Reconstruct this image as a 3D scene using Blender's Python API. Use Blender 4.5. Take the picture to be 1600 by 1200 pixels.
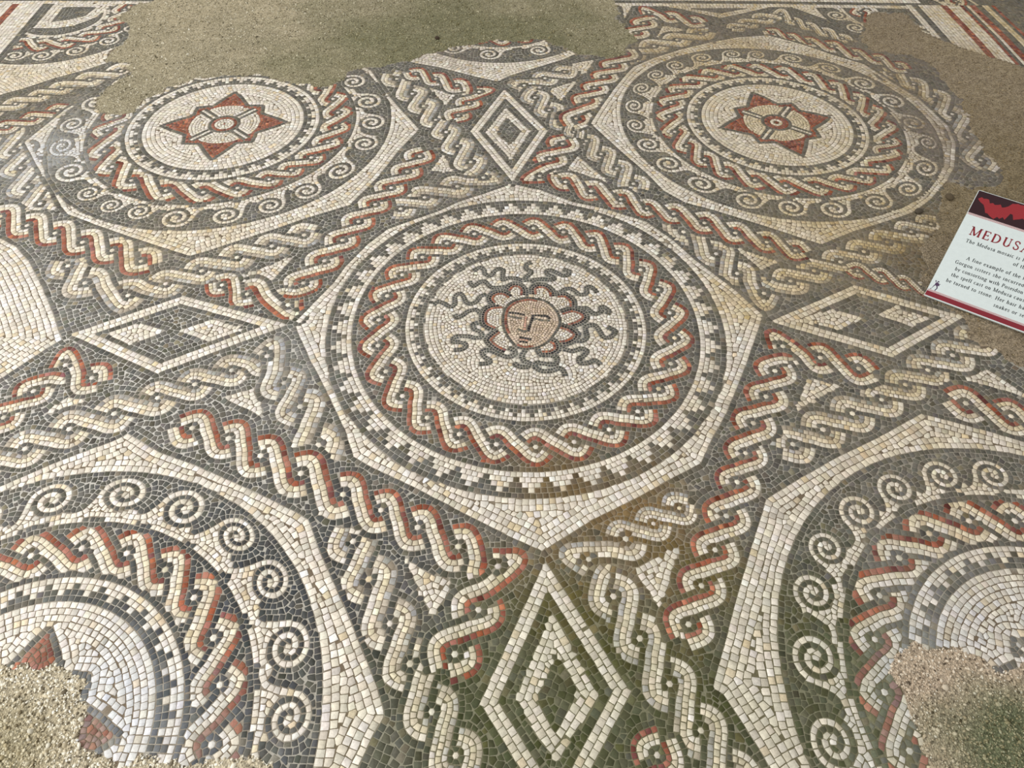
import bpy, math, random, json
import numpy as np
from mathutils import Matrix, Vector, kdtree

random.seed(7)
rng = np.random.default_rng(7)
scene = bpy.context.scene
for o in list(bpy.data.objects):
    bpy.data.objects.remove(o)

# ------------------------------------------------------------------ camera
CAM_H, FPX, PITCH, ROLL = 1.5, 1035.7, 0.9078, 0.0191
cam = bpy.data.cameras.new('camera')
cam.sensor_width = 36.0
cam.lens = 36.0 * FPX / 1600.0
cam.clip_start = 0.02
cam_o = bpy.data.objects.new('camera', cam)
scene.collection.objects.link(cam_o)
Fv = Vector((0, math.cos(PITCH), -math.sin(PITCH)))
r0 = Vector((1, 0, 0)); u0 = r0.cross(Fv)
Rv = math.cos(ROLL) * r0 + math.sin(ROLL) * u0
Uv = -math.sin(ROLL) * r0 + math.cos(ROLL) * u0
cam_o.matrix_world = Matrix(((Rv.x, Uv.x, -Fv.x, 0), (Rv.y, Uv.y, -Fv.y, 0), (Rv.z, Uv.z, -Fv.z, CAM_H), (0, 0, 0, 1)))
scene.camera = cam_o

# ------------------------------------------------------------------ light
world = bpy.data.worlds.new('overcast')
scene.world = world
world.use_nodes = True
bg = world.node_tree.nodes['Background']
bg.inputs[0].default_value = (1.0, 0.975, 0.935, 1)
bg.inputs[1].default_value = 0.55

def area(name, loc, target, sx, sy, power, col):
    l = bpy.data.lights.new(name, 'AREA'); l.shape = 'RECTANGLE'
    l.size = sx; l.size_y = sy; l.energy = power; l.color = col
    o = bpy.data.objects.new(name, l); scene.collection.objects.link(o)
    o.location = loc
    o.rotation_euler = (Vector(target) - Vector(loc)).to_track_quat('-Z', 'Y').to_euler()
    return o
area('window_daylight', (-3.6, -0.6, 2.6), (-0.2, 1.3, 0), 2.6, 1.8, 180, (0.975, 0.985, 1.0))
area('far_window_daylight', (-2.6, 5.6, 2.6), (0, 2.4, 0), 2.4, 1.6, 40, (1.0, 0.97, 0.92))
scene.view_settings.view_transform = 'Standard'
scene.view_settings.look = 'None'
scene.view_settings.exposure = 0.0
scene.view_settings.gamma = 1.0
scene.view_settings.use_curve_mapping = False

DATA = json.loads(r'''{"bands":[["BLn","R",-1,[[-1388,1022],[-1348,1114],[-1300,1211],[-1205,1165]]],["BLne","R",-1,[[-865,999],[-758,968],[-659,916],[-542,866],[-423,807],[-321,765],[-225,720],[-122,672],[-25,624],[-66,520],[-113,423]]],["BLn2","G",-1,[[-1369,863],[-1283,924],[-1194,989],[-1093,1042],[-993,1099],[-905,1149],[-814,1203],[-725,1259],[-652,1160],[-589,1078],[-514,953]]],["BLe","G",-1,[[-377,680],[-325,587],[-263,486],[-208,401],[-153,307],[-98,228],[-46,148]]],["TLse","R",-1,[[-378,2294],[-416,2191],[-464,2088],[-509,1987],[-554,1887],[-593,1786],[-635,1680],[-683,1571],[-710,1471],[-851,1516],[-942,1555]]],["TLs","R",-1,[[-1242,1660],[-1357,1711],[-1473,1750],[-1586,1794],[-1701,1832],[-1817,1878],[-1928,1918]]],["TLe","R",1,[[-247,2596],[-207,2694],[-167,2791],[-269,2842],[-367,2895],[-460,2937]]],["TLe2","G",-1,[[-540,2888],[-458,2764],[-399,2664],[-338,2558],[-288,2469],[-235,2369],[-177,2262],[-124,2163],[-219,2104],[-334,2034],[-414,1964]]],["TLs2","G",-1,[[-730,1809],[-827,1749],[-930,1688],[-1027,1619],[-1124,1556],[-1225,1500],[-1384,1552],[-1472,1631]]],["TLw2","G",-1,[[-1711,1954],[-1798,2050],[-1881,2168],[-1957,2276],[-2047,2389]]],["TLnw","G",-1,[[-1781,2912],[-1889,2832],[-1979,2751],[-2045,2690],[-2116,2620],[-2185,2547]]],["TLw","R",1,[[-1919,2576],[-1996,2512],[-2069,2445],[-2138,2377]]],["TRs","R",1,[[184,2401],[131,2293],[90,2180],[187,2145],[280,2092],[388,2045],[478,1993],[572,1965],[675,1917],[775,1864],[875,1819],[965,1778]]],["TRs_b","R",1,[[1148,1680],[1220,1657],[1283,1625],[1344,1597]]],["TRw","R",-1,[[247,2589],[298,2739],[339,2843],[390,2943],[440,3045],[496,3161]]],["TRw2","G",1,[[212,2980],[123,2919],[29,2853],[76,2752],[135,2653],[192,2548],[234,2487],[281,2423],[335,2333],[389,2238],[444,2141]]],["TRs2","G",1,[[593,1865],[688,1753],[741,1656],[810,1564],[910,1624],[1002,1676],[1103,1723],[1200,1778],[1298,1831],[1402,1889],[1489,1934]]],["TRn","R",1,[[889,3519],[776,3565],[667,3608],[627,3486],[578,3380]]],["TRn2","G",1,[[527,3137],[650,3243],[770,3314],[897,3386]]],["TRn3","G",1,[[1084,3456],[1157,3502],[1248,3563],[1349,3619],[1393,3540],[1453,3486],[1523,3426],[1587,3361]]],["TRn4","R",-1,[[1260,3415],[1336,3364],[1416,3320],[1513,3278],[1608,3205],[1697,3158],[1772,3088]]],["TRe2","G",1,[[1709,3014],[1784,2930],[1838,2827],[1859,2681],[1853,2504],[1837,2341]]],["BRn","R",1,[[1021,1254],[919,1294],[817,1337],[771,1239],[724,1145],[668,1051],[627,953],[587,864],[541,767],[497,676],[450,587],[407,497]]],["BRn_b","R",-1,[[1288,1133],[1398,1092],[1501,1047]]],["BRs","R",1,[[305,236],[264,153]]],["BRw2","G",1,[[427,786],[356,742],[284,700],[191,646],[243,557],[294,464],[348,370],[400,282],[450,198]]],["BRn2","G",-1,[[761,984],[856,1034],[953,1090],[1052,1141],[1139,1197],[1225,1254],[1322,1313],[1417,1375]]]],"oct":{"C":[[-14,2126],[93,2090],[208,2024],[324,1987],[468,1918],[550,1819],[609,1722],[674,1636],[724,1568],[786,1464],[688,1255],[602,1086],[550,1004],[502,918],[414,868],[343,824],[205,748],[81,664],[7,698],[-113,760],[-240,828],[-372,893],[-415,919],[-451,1002],[-533,1145],[-594,1245],[-675,1392],[-624,1496],[-587,1571],[-560,1654],[-502,1769],[-447,1848],[-352,1908],[-272,1957],[-207,2012],[-120,2060]],"TR":[[306,2552],[377,2726],[431,2846],[494,2973],[532,3040],[630,3123],[769,3213],[915,3287],[1074,3353],[1227,3380],[1364,3298],[1490,3194],[1614,3106],[1701,2922],[1762,2798],[1805,2584],[1784,2451],[1711,2285],[1656,2208],[1544,2081],[1454,2003],[1332,1944],[1192,1883],[1064,1811],[938,1879],[836,1933],[720,1991],[622,2033],[553,2101],[504,2204],[425,2338],[358,2458]],"TL":[[-399,2484],[-496,2638],[-585,2792],[-665,2958],[-798,3060],[-1079,3123],[-1425,3078],[-1676,2948],[-1822,2735],[-1893,2577],[-1915,2479],[-1937,2384],[-1947,2338],[-1823,2178],[-1699,2030],[-1630,1942],[-1589,1899],[-1383,1807],[-1228,1744],[-1089,1690],[-1045,1713],[-949,1772],[-847,1833],[-744,1900],[-599,1981],[-523,2150],[-461,2339]],"BL":[[-1031,978],[-925,920],[-830,887],[-735,847],[-643,808],[-531,755],[-495,735],[-451,652],[-403,574],[-363,511],[-308,415],[-271,351],[-248,300],[-266,264],[-284,218],[-309,139],[-635,-88],[-1120,-95],[-1585,632],[-1420,745],[-1293,810],[-1167,895],[-1063,951]],"BR":[[1148,1095],[1005,1014],[877,950],[753,879],[651,816],[550,609],[524,555],[487,471],[446,383],[440,362],[458,353],[488,297],[517,239],[572,112],[807,-25],[1291,27],[1787,804],[1544,959],[1394,1006],[1320,1036],[1204,1076]],"W":[[-1351,1307],[-1430,1422],[-1530,1554],[-1611,1652],[-1686,1721],[-1760,1762],[-1969,1824],[-2500,1886],[-1773,800],[-1566,1012],[-1462,1154],[-1379,1275]],"N":[[-91,2883],[-185,2919],[-358,2999],[-510,3047],[-761,3199],[-931,3463],[-980,3645],[430,3707],[429,3450],[368,3245],[216,3100],[119,3036],[-27,2942]],"NW":[[-2380,2796],[-2215,2689],[-2134,2751],[-2047,2837],[-1949,2909],[-1866,2988],[-1784,3126],[-1759,3358],[-1812,3631],[-2395,3606]],"NE":[[1410,3719],[1563,3569],[1696,3419],[1945,3276],[2071,3665],[2042,3724]]},"C":[0.039599999999999996,1.4144999999999999],"med":{"TR":[1.086,2.588],"TL":[-1.2,2.496],"BL":[-1.0,0.238],"BR":[1.213,0.36]},"eyes":{"TR":[[989,3019],[881,2982],[786,2916],[716,2830],[667,2728],[651,2620],[659,2505],[751,2318],[1397,2877],[1502,2466],[822,2248],[915,2190],[1022,2165],[1138,2151],[1239,2178],[1325,2220],[1413,2285],[1484,2387]],"TL":[[-1651,2539],[-1655,2434],[-1587,2297],[-1521,2205],[-1421,2129],[-810,2698],[-763,2598],[-741,2486],[-751,2380],[-808,2277],[-864,2194],[-933,2134],[-1282,2072],[-1152,2061],[-1037,2084]],"BL":[[-1132,631],[-1019,648],[-909,634],[-802,604],[-718,534],[-653,444],[-604,351]],"BR":[[949,653],[1041,715],[1150,751],[1260,749],[878,561],[832,467]]},"spir":{"TR":[[1012,3178],[1131,3177],[865,3137],[730,3059],[629,2971],[550,2848],[501,2699],[493,2547],[530,2407],[595,2276],[1288,3145],[1441,3061],[1554,2926],[1623,2772],[1657,2606],[1675,2458],[860,2055],[1007,2017],[1164,2012],[1338,2060],[1483,2143],[1597,2280],[701,2149]],"TL":[[-1813,2474],[-1788,2315],[-1679,2153],[-741,2847],[-648,2690],[-600,2529],[-605,2375],[-671,2189],[-1562,2021],[-1453,1952],[-1340,1923],[-1199,1889],[-1028,1907],[-885,1969],[-772,2059]],"BL":[[-1146,775],[-971,795],[-810,758],[-660,688],[-552,578],[-478,432],[-445,290]],"BR":[[770,686],[878,785],[996,853],[1129,894],[1263,899],[675,430],[666,265],[708,575]]},"tri":[[[-247,635],[-129,580],[-168,499]],[[295,622],[420,689],[348,535]],[[862,1221],[951,1185],[796,1097]],[[-884,1602],[-740,1703],[-792,1562]],[[-288,2301],[-226,2193],[-329,2198]],[[-388,2816],[-271,2755],[-306,2670]],[[133,2819],[266,2902],[189,2724]],[[242,2319],[348,2146],[196,2227]],[[759,1785],[898,1717],[826,1674]],[[-1344,1607],[-1261,1576],[-1310,1542]],[[-813,1102],[-728,1142],[-681,1039]],[[-1290,1025],[-1249,1093],[-1193,1084]],[[1321,1220],[1400,1265],[1482,1156]],[[301,2960],[160,3019],[359,3100]],[[538,3712],[598,3715],[531,3525]],[[678,3344],[830,3425],[717,3462]]],"loz":{"N":{"outer":[[-59,2817],[127,2490],[-12,2138],[-190,2477]],"inner":[[-51,2664],[56,2488],[-20,2275],[-127,2474]],"core":[[-43,2583],[19,2486],[-25,2381],[-85,2471]]},"W":{"outer":[[-1049,1502],[-689,1387],[-1025,1186],[-1338,1330]],"quads":[[[-1236,1333],[-1147,1380],[-1051,1351],[-1144,1291]],[[-1016,1352],[-928,1402],[-813,1362],[-910,1310]]]},"E":{"outer":[[1117,1611],[1422,1475],[1137,1301],[801,1439]],"quads":[[[886,1444],[1006,1500],[1101,1461],[1005,1407]],[[1146,1476],[1222,1520],[1325,1469],[1240,1429]]]},"S":{"outer":[[87,640],[264,352],[104,105],[-54,326]],"inner":[[98,520],[196,347],[101,215],[19,337]],"core":[[105,427],[149,356],[102,264],[65,338]]}},"nwtri":{"outer":[[-2359,3306],[-2373,3607],[-2079,3620],[-2103,3435],[-2175,3341],[-2255,3310]],"core":[[-2300,3377],[-2315,3542],[-2146,3549],[-2165,3446],[-2229,3401]]},"ntri":{"outer":[[665,3717],[841,3657],[1023,3561],[1166,3626],[1354,3725]],"core":[[876,3666],[1032,3612],[1195,3683]]},"border":[[[-2352,2911],[-2358,2981],[-2408,3636]],[[-2672,3609],[498,3722],[1308,3746],[2077,3756]],[[2077,3756],[2090,3388],[2086,2508]]],"gravel":[[[-2061,4136],[-1889,3643],[-1994,3526],[-1993,3439],[-1888,3285],[-1870,3155],[-1902,3060],[-1880,2988],[-1794,2991],[-1732,2888],[-1799,2747],[-1803,2667],[-1769,2602],[-1723,2554],[-1635,2567],[-1597,2588],[-1584,2650],[-1525,2774],[-1412,2861],[-1308,2893],[-1169,2887],[-1017,2848],[-943,2834],[-880,2798],[-832,2799],[-794,2867],[-740,2973],[-683,2981],[-578,3009],[-501,3054],[-405,3131],[-297,3186],[-108,3258],[-31,3261],[123,3301],[219,3207],[271,3133],[419,3108],[513,3155],[539,3265],[587,3287],[543,3406],[504,3510],[510,3657],[490,3749],[530,4261]],[[1773,3615],[1866,3678],[1993,3661],[2023,3517],[2060,3400],[2142,3304],[2249,3193],[2335,3134],[2453,3048],[3005,2711],[1911,998],[1554,1117],[1504,1244],[1476,1280],[1464,1324],[1436,1349],[1407,1388],[1425,1455],[1382,1510],[1341,1567],[1346,1618],[1353,1679],[1410,1811],[1521,1928],[1545,2039],[1645,2187],[1760,2171],[1848,2194],[1888,2257],[1892,2365],[1881,2491],[1893,2637],[1926,2766],[1933,2914],[1942,3088],[1870,3196],[1685,3233],[1675,3331],[1734,3491]],[[-1418,349],[-1080,375],[-1037,393],[-970,381],[-922,365],[-884,346],[-880,321],[-850,280],[-841,233],[-798,220],[-718,222],[-641,208],[-588,213],[-523,208],[-452,201],[-401,-16],[-1175,-28]],[[835,407],[872,434],[906,451],[946,456],[991,453],[1042,433],[1080,414],[1124,419],[1461,401],[1221,8],[795,2],[838,228],[839,265],[834,319],[824,355],[813,374]]],"gor":{"snakes":[[[-252,1484],[-239,1497],[-220,1490],[-200,1477],[-187,1488],[-187,1520],[-174,1536],[-161,1523],[-151,1498],[-135,1490],[-119,1501],[-106,1525],[-88,1534]],[[-134,1644],[-116,1660],[-101,1651],[-96,1630],[-78,1621],[-68,1640],[-52,1656],[-37,1650],[-38,1622],[-36,1605],[-19,1612],[0,1612],[21,1605],[35,1588]],[[-145,1595],[-140,1580],[-129,1573],[-111,1591],[-94,1593],[-77,1570],[-56,1566],[-31,1571]],[[-184,1443],[-175,1430],[-160,1439],[-141,1458],[-119,1465],[-105,1454]],[[-109,1410],[-124,1401],[-119,1383],[-103,1373],[-94,1357],[-109,1347],[-139,1352],[-166,1352],[-179,1344],[-181,1329],[-165,1328],[-147,1324],[-141,1312],[-155,1299],[-176,1296]],[[-12,1310],[6,1298],[6,1283],[-15,1273],[-40,1284],[-69,1298],[-90,1293],[-85,1273],[-69,1261],[-69,1249],[-97,1244]],[[37,1299],[28,1279],[34,1259],[49,1252],[43,1236],[17,1238],[5,1251]],[[80,1316],[75,1299],[89,1281],[116,1281],[132,1272],[127,1250],[108,1248],[72,1252],[67,1237],[84,1223],[114,1223],[136,1234],[150,1223],[154,1205]],[[138,1317],[162,1305],[184,1302],[206,1312],[222,1303],[212,1284],[197,1271],[201,1255],[222,1256],[244,1266],[260,1251]],[[193,1344],[210,1342],[225,1358],[222,1395],[236,1407],[255,1406],[266,1383],[277,1360],[297,1360],[313,1384],[293,1402]],[[196,1484],[218,1482],[234,1480],[247,1463],[263,1458],[276,1470],[275,1484],[287,1487],[300,1473],[295,1456]],[[135,1549],[151,1552],[164,1564],[181,1568],[197,1559],[207,1545],[223,1542],[236,1552],[235,1572],[248,1579],[261,1567],[269,1552]],[[56,1597],[69,1607],[94,1610],[119,1608],[130,1611],[126,1623],[111,1632],[107,1648],[120,1654],[137,1645],[158,1630],[175,1631],[182,1650],[163,1658]],[[57,1690],[42,1680],[39,1658],[56,1646],[50,1631],[37,1615],[42,1597]]],"petals":[[[-37,1487],[-69,1481],[-90,1463],[-95,1432],[-88,1402],[-59,1382]],[[-66,1495],[-76,1517],[-64,1540],[-35,1548],[-9,1530]],[[-22,1560],[-6,1581],[17,1582],[33,1561],[33,1534]],[[62,1539],[62,1567],[79,1581],[105,1577],[124,1555],[127,1532]],[[140,1539],[166,1540],[188,1515],[190,1484]],[[151,1463],[186,1475],[217,1462],[226,1441],[209,1419],[174,1401]],[[149,1404],[176,1392],[194,1372],[187,1351],[165,1334],[141,1329]],[[116,1345],[131,1333],[134,1309],[115,1291],[88,1288]],[[-47,1378],[-73,1348],[-73,1332],[-51,1308],[-26,1293]]],"face":[[13,1314],[-12,1350],[-28,1387],[-32,1425],[-27,1469],[-2,1505],[40,1522],[72,1519],[104,1508],[129,1478],[144,1443],[144,1408],[129,1374],[110,1341],[76,1314],[43,1307],[13,1314]],"feat":[["K",[[-14,1454],[11,1453],[35,1447]]],["K",[[57,1443],[78,1445],[103,1443],[115,1433]]],["D",[[-17,1442],[2,1436],[27,1432]]],["D",[[67,1431],[90,1426],[113,1424]]],["K",[[60,1436],[52,1406],[46,1376]]],["D",[[15,1386],[28,1380],[41,1375]]],["K",[[19,1353],[34,1349],[57,1345]]],["K",[[19,1334],[31,1336],[45,1333]]],["P",[[19,1343],[34,1342],[46,1339]]],["R",[[14,1322],[37,1313],[64,1320]]],["P",[[40,1440],[37,1410],[35,1385]]]]},"stain":[[[246,669],300,"brown",0.95],[[344,791],120,"brown",0.9],[[137,870],160,"brown",0.75],[[505,611],100,"brown",0.5],[[93,351],300,"moss",0.75],[[276,293],300,"moss",0.8],[[660,453],280,"moss",0.7],[[739,301],200,"moss",0.7],[[-71,400],160,"moss",0.45],[[-190,227],200,"moss",0.5],[[-1733,2447],220,"pale",0.7],[[-1740,2223],160,"pale",0.5],[[-901,309],200,"pale",0.6],[[-799,251],180,"pale",0.75],[[-622,220],200,"pale",0.6],[[1012,488],200,"pale",0.75],[[864,391],120,"pale",0.8],[[798,278],120,"pale",0.7],[[-1914,2175],250,"pale",0.6],[[1805,3053],400,"mauve",0.7],[[1843,2430],300,"mauve",0.75],[[1713,2567],250,"mauve",0.5],[[-251,2068],120,"mauve",0.4],[[1017,3440],300,"mauve",0.5],[[577,3189],200,"mauve",0.5],[[-790,3012],150,"mauve",0.5],[[-334,3185],200,"mauve",0.5],[[1474,1863],250,"earth",0.7],[[1455,1698],200,"earth",0.7],[[1092,1785],250,"earth",0.3],[[-1188,1752],220,"ochre",0.55],[[1695,3171],450,"ochre",0.6],[[1007,1885],300,"ochre",0.5],[[822,3199],300,"ochre",0.4],[[712,1527],120,"ochre",0.7],[[-2072,2737],350,"ochre",0.45],[[-622,1156],160,"pale",0.35],[[-680,1251],120,"pale",0.3],[[-1574,1465],300,"pale",0.25],[[2494,3683],500,"ochre",0.8],[[941,1622],250,"ochre",0.35],[[1116,1509],350,"ochre",0.35],[[1216,3628],500,"ochre",0.5],[[1086,2569],620,"ochre",0.38],[[1427,2120],400,"ochre",0.35],[[1096,1000],350,"ochre",0.38],[[571,1072],150,"ochre",0.2],[[591,3320],600,"ochre",0.3],[[-481,446],350,"slate",0.8],[[-1003,694],300,"slate",0.25],[[-715,666],250,"slate",0.5],[[-738,375],300,"slate",0.8],[[-368,707],200,"slate",0.5],[[38,839],150,"slate",0.3]],"stones":[[[1465,1999],0.012,[88,80,68],"dark stone at the edge of the right medallion, nearest the sign"],[[1613,2087],0.014,[96,84,66],"brown stone in the earth between the right medallion and the sign top"],[[-393,3273],0.011,[70,58,46],"small dark stone alone on the far olive mortar patch"]],"frame":[[-1175,-28],[-3545,3647],[-3427,4070],[3524,4406],[3670,3970],[1233,8]],"sign":{"a":[1.3212548424687682,1.5593139286852087,0.01],"u":[0.8338639518626499,-0.5516913455578832,0.017537645809412066],"l":[0.47736539734574235,0.7367457596716879,0.4788819927943931],"len":0.4009338477724611}}''')

def V(l):
    return np.array(l, float) / 1000.0
def lin(c):
    c = np.asarray(c, float) / 255.0
    return np.where(c <= .04045, c / 12.92, ((c + .055) / 1.055) ** 2.4)

# ------------------------------------------------------------------ materials
def mat(name):
    m = bpy.data.materials.new(name); m.use_nodes = True
    nt = m.node_tree
    b = nt.nodes['Principled BSDF']
    return m, nt, b
def node(nt, typ, **kw):
    n = nt.nodes.new(typ)
    for k, v in kw.items():
        if k.startswith('i_'):
            n.inputs[k[2:].replace('_', ' ')].default_value = v
        else:
            setattr(n, k, v)
    return n

def stone_material():
    m, nt, b = mat('tessera_stone'); L = nt.links.new
    geo = node(nt, 'ShaderNodeNewGeometry')
    at = node(nt, 'ShaderNodeAttribute', attribute_name='Col')
    n1 = node(nt, 'ShaderNodeTexNoise', i_Scale=170.0, i_Detail=3.0, i_Roughness=.65)
    L(geo.outputs['Position'], n1.inputs['Vector'])
    r1 = node(nt, 'ShaderNodeMapRange'); r1.inputs[1].default_value = .3; r1.inputs[2].default_value = .72
    r1.inputs[3].default_value = .82; r1.inputs[4].default_value = 1.14
    L(n1.outputs[0], r1.inputs[0])
    n2 = node(nt, 'ShaderNodeTexNoise', i_Scale=900.0, i_Detail=2.0)
    L(geo.outputs['Position'], n2.inputs['Vector'])
    r2 = node(nt, 'ShaderNodeMapRange'); r2.inputs[1].default_value = .28; r2.inputs[2].default_value = .4
    r2.inputs[3].default_value = .72; r2.inputs[4].default_value = 1.0
    L(n2.outputs[0], r2.inputs[0])
    mu = node(nt, 'ShaderNodeMath', operation='MULTIPLY')
    L(r1.outputs[0], mu.inputs[0]); L(r2.outputs[0], mu.inputs[1])
    mx = node(nt, 'ShaderNodeVectorMath', operation='SCALE')
    L(at.outputs['Color'], mx.inputs[0]); L(mu.outputs[0], mx.inputs['Scale'])
    L(mx.outputs[0], b.inputs['Base Color'])
    b.inputs['Roughness'].default_value = .72
    b.inputs['Specular IOR Level'].default_value = .25
    bp = node(nt, 'ShaderNodeBump', i_Strength=.35, i_Distance=.0012)
    L(n1.outputs[0], bp.inputs['Height']); L(bp.outputs[0], b.inputs['Normal'])
    return m
STONE = stone_material()

def mortar_material():
    m, nt, b = mat('lime_mortar'); L = nt.links.new
    geo = node(nt, 'ShaderNodeNewGeometry')
    n1 = node(nt, 'ShaderNodeTexNoise', i_Scale=6.0, i_Detail=6.0, i_Roughness=.6)
    n2 = node(nt, 'ShaderNodeTexNoise', i_Scale=260.0, i_Detail=3.0)
    L(geo.outputs['Position'], n1.inputs['Vector']); L(geo.outputs['Position'], n2.inputs['Vector'])
    cr = node(nt, 'ShaderNodeAttribute', attribute_name='Col')
    r = node(nt, 'ShaderNodeMapRange'); r.inputs[3].default_value = .7; r.inputs[4].default_value = 1.25
    L(n2.outputs[0], r.inputs[0])
    mx = node(nt, 'ShaderNodeVectorMath', operation='SCALE')
    L(cr.outputs[0], mx.inputs[0]); L(r.outputs[0], mx.inputs['Scale']); L(mx.outputs[0], b.inputs['Base Color'])
    b.inputs['Roughness'].default_value = .95; b.inputs['Specular IOR Level'].default_value = .1
    bp = node(nt, 'ShaderNodeBump', i_Strength=.6, i_Distance=.002)
    L(n2.outputs[0], bp.inputs['Height']); L(bp.outputs[0], b.inputs['Normal'])
    return m
MORTAR = mortar_material()

# ------------------------------------------------------------------ mosaic raster
PX = .0025
X0, Y0, X1, Y1 = -3.1, -.12, 3.25, 4.25
NXp, NYp = int((X1 - X0) / PX), int((Y1 - Y0) / PX)
own = np.zeros((NYp, NXp), np.int32)           # 0 = plain dark ground
seeds = []                                      # (id, P, T, size, colours)
region = {0: ('D', .0165, 'ground')}            # id -> colour, pitch, part
nid = [0]
def new_id():
    nid[0] += 1
    return nid[0]
def ij(P):
    return ((P[:, 1] - Y0) / PX).astype(int), ((P[:, 0] - X0) / PX).astype(int)
def paint_pts(P, k):
    i, j = ij(P)
    ok = (i >= 0) & (i < NYp) & (j >= 0) & (j < NXp)
    own[i[ok], j[ok]] = k
def inside(poly, X, Y):
    r = np.zeros(X.shape, bool); n = len(poly)
    for a in range(n):
        x1, y1 = poly[a]; x2, y2 = poly[(a + 1) % n]
        if y1 == y2: continue
        c = ((y1 > Y) != (y2 > Y)) & (X < (x2 - x1) * (Y - y1) / (y2 - y1) + x1)
        r ^= c
    return r
def sub(lo, hi):
    j0 = max(0, int((lo[0] - X0) / PX) - 1); j1 = min(NXp, int((hi[0] - X0) / PX) + 2)
    i0 = max(0, int((lo[1] - Y0) / PX) - 1); i1 = min(NYp, int((hi[1] - Y0) / PX) + 2)
    if j1 <= j0 or i1 <= i0: return None
    X, Y = np.meshgrid(X0 + (np.arange(j0, j1) + .5) * PX, Y0 + (np.arange(i0, i1) + .5) * PX)
    return slice(i0, i1), slice(j0, j1), X, Y
def reg_poly(poly, col, t, part):
    k = new_id(); region[k] = (col, t, part)
    s = sub(poly.min(0), poly.max(0))
    if s: own[s[0], s[1]][inside(poly, s[2], s[3])] = k
    return k
def reg_ring(c, r1, r0, col, t, part):
    k = new_id(); region[k] = (col, t, part)
    s = sub((c[0] - r1, c[1] - r1), (c[0] + r1, c[1] + r1))
    if s:
        d = np.hypot(s[2] - c[0], s[3] - c[1])
        own[s[0], s[1]][(d < r1) & (d >= r0)] = k
    return k
def spline(P, step, closed=False):
    P = np.asarray(P, float)
    if closed: Q = np.vstack([P[-1], P, P[0], P[1]])
    else: Q = np.vstack([2 * P[0] - P[1], P, 2 * P[-1] - P[-2]])
    out = []
    for a in range(1, len(Q) - 2):
        p0, p1, p2, p3 = Q[a - 1], Q[a], Q[a + 1], Q[a + 2]
        n = max(2, int(np.hypot(*(p2 - p1)) / (step * .3)))
        u = np.linspace(0, 1, n, endpoint=False)[:, None]
        out.append(.5 * (2 * p1 + (p2 - p0) * u + (2 * p0 - 5 * p1 + 4 * p2 - p3) * u ** 2 + (3 * p1 - p0 - 3 * p2 + p3) * u ** 3))
    out.append(Q[-2][None])
    return np.vstack(out)
def resample(P, step):
    d = np.r_[0, np.cumsum(np.hypot(*np.diff(P, axis=0).T))]
    n = max(1, int(round(d[-1] / step)))
    s = np.linspace(0, d[-1], n + 1)
    return np.c_[np.interp(s, d, P[:, 0]), np.interp(s, d, P[:, 1])]
def tang(P):
    T = np.gradient(P, axis=0); return T / np.maximum(np.hypot(T[:, 0], T[:, 1]), 1e-9)[:, None]
def offs(P, d):
    T = tang(P); N = np.c_[-T[:, 1], T[:, 0]]
    Q = P + d * N
    if abs(d) > 1e-6 and len(P) < 700:
        D2 = ((Q[:, None, :] - P[None, ::2, :]) ** 2).sum(-1).min(1)
        Q = Q[D2 > (abs(d) * .94) ** 2]
    return Q
def row(P, w, col, part, tl=None, clen=None):
    """one row of tesserae along path P (row width w); col: key or list of keys cycled"""
    if len(P) < 3: return
    fine = resample(P, .0014)
    if len(fine) < 3: return
    k = new_id()
    T = tang(fine); N = np.c_[-T[:, 1], T[:, 0]]
    for o in np.arange(-w / 2, w / 2 + 1e-9, .0013):
        paint_pts(fine + o * N, k)
    st = tl or w * 1.04
    Ld = np.hypot(*np.diff(fine, axis=0).T).sum()
    n = max(1, int(round(Ld / st)))
    s = (np.arange(n) + .5) / n * (len(fine) - 1)
    idx = np.clip(s.round().astype(int), 0, len(fine) - 1)
    cols = [col] * n if isinstance(col, str) else [col[a % len(col)] for a in range(n)]
    seeds.append((k, fine[idx], T[idx], np.full((n, 2), (Ld / n, w)), cols, part))
def rows(P, w, cols, part, tl=None, base=0.0):
    n = len(cols)
    for a, c in enumerate(cols):
        if c: row(offs(P, base + (a - (n - 1) / 2) * w), w, c, part, tl)
def ring_row(c, r, w, pattern, part, n=None, ph=0.0):
    m = n or int(round(2 * math.pi * r / (w * 1.04)))
    m = max(len(pattern), int(round(m / len(pattern))) * len(pattern))
    k = new_id()
    s = sub((c[0] - r - w, c[1] - r - w), (c[0] + r + w, c[1] + r + w))
    if not s: return
    d = np.hypot(s[2] - c[0], s[3] - c[1])
    own[s[0], s[1]][np.abs(d - r) <= w / 2] = k
    th = ph + 2 * math.pi * (np.arange(m) + .5) / m + rng.normal(0, .05 / m, m)
    P = np.c_[c[0] + r * np.cos(th), c[1] + r * np.sin(th)]
    T = np.c_[-np.sin(th), np.cos(th)]
    seeds.append((k, P, T, np.full((m, 2), (2 * math.pi * r / m, w)), [pattern[a % len(pattern)] for a in range(m)], part))
def dot(p, t, size, col, part):
    p = np.asarray(p, float); t = np.asarray(t, float)
    k = new_id(); n = np.array((-t[1], t[0]))
    a = np.arange(-size / 2, size / 2 + 1e-9, .0013)
    A, B = np.meshgrid(a, a)
    paint_pts(p + A.ravel()[:, None] * t + B.ravel()[:, None] * n, k)
    seeds.append((k, p[None], t[None], np.array([[size, size]]), [col], part))

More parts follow.
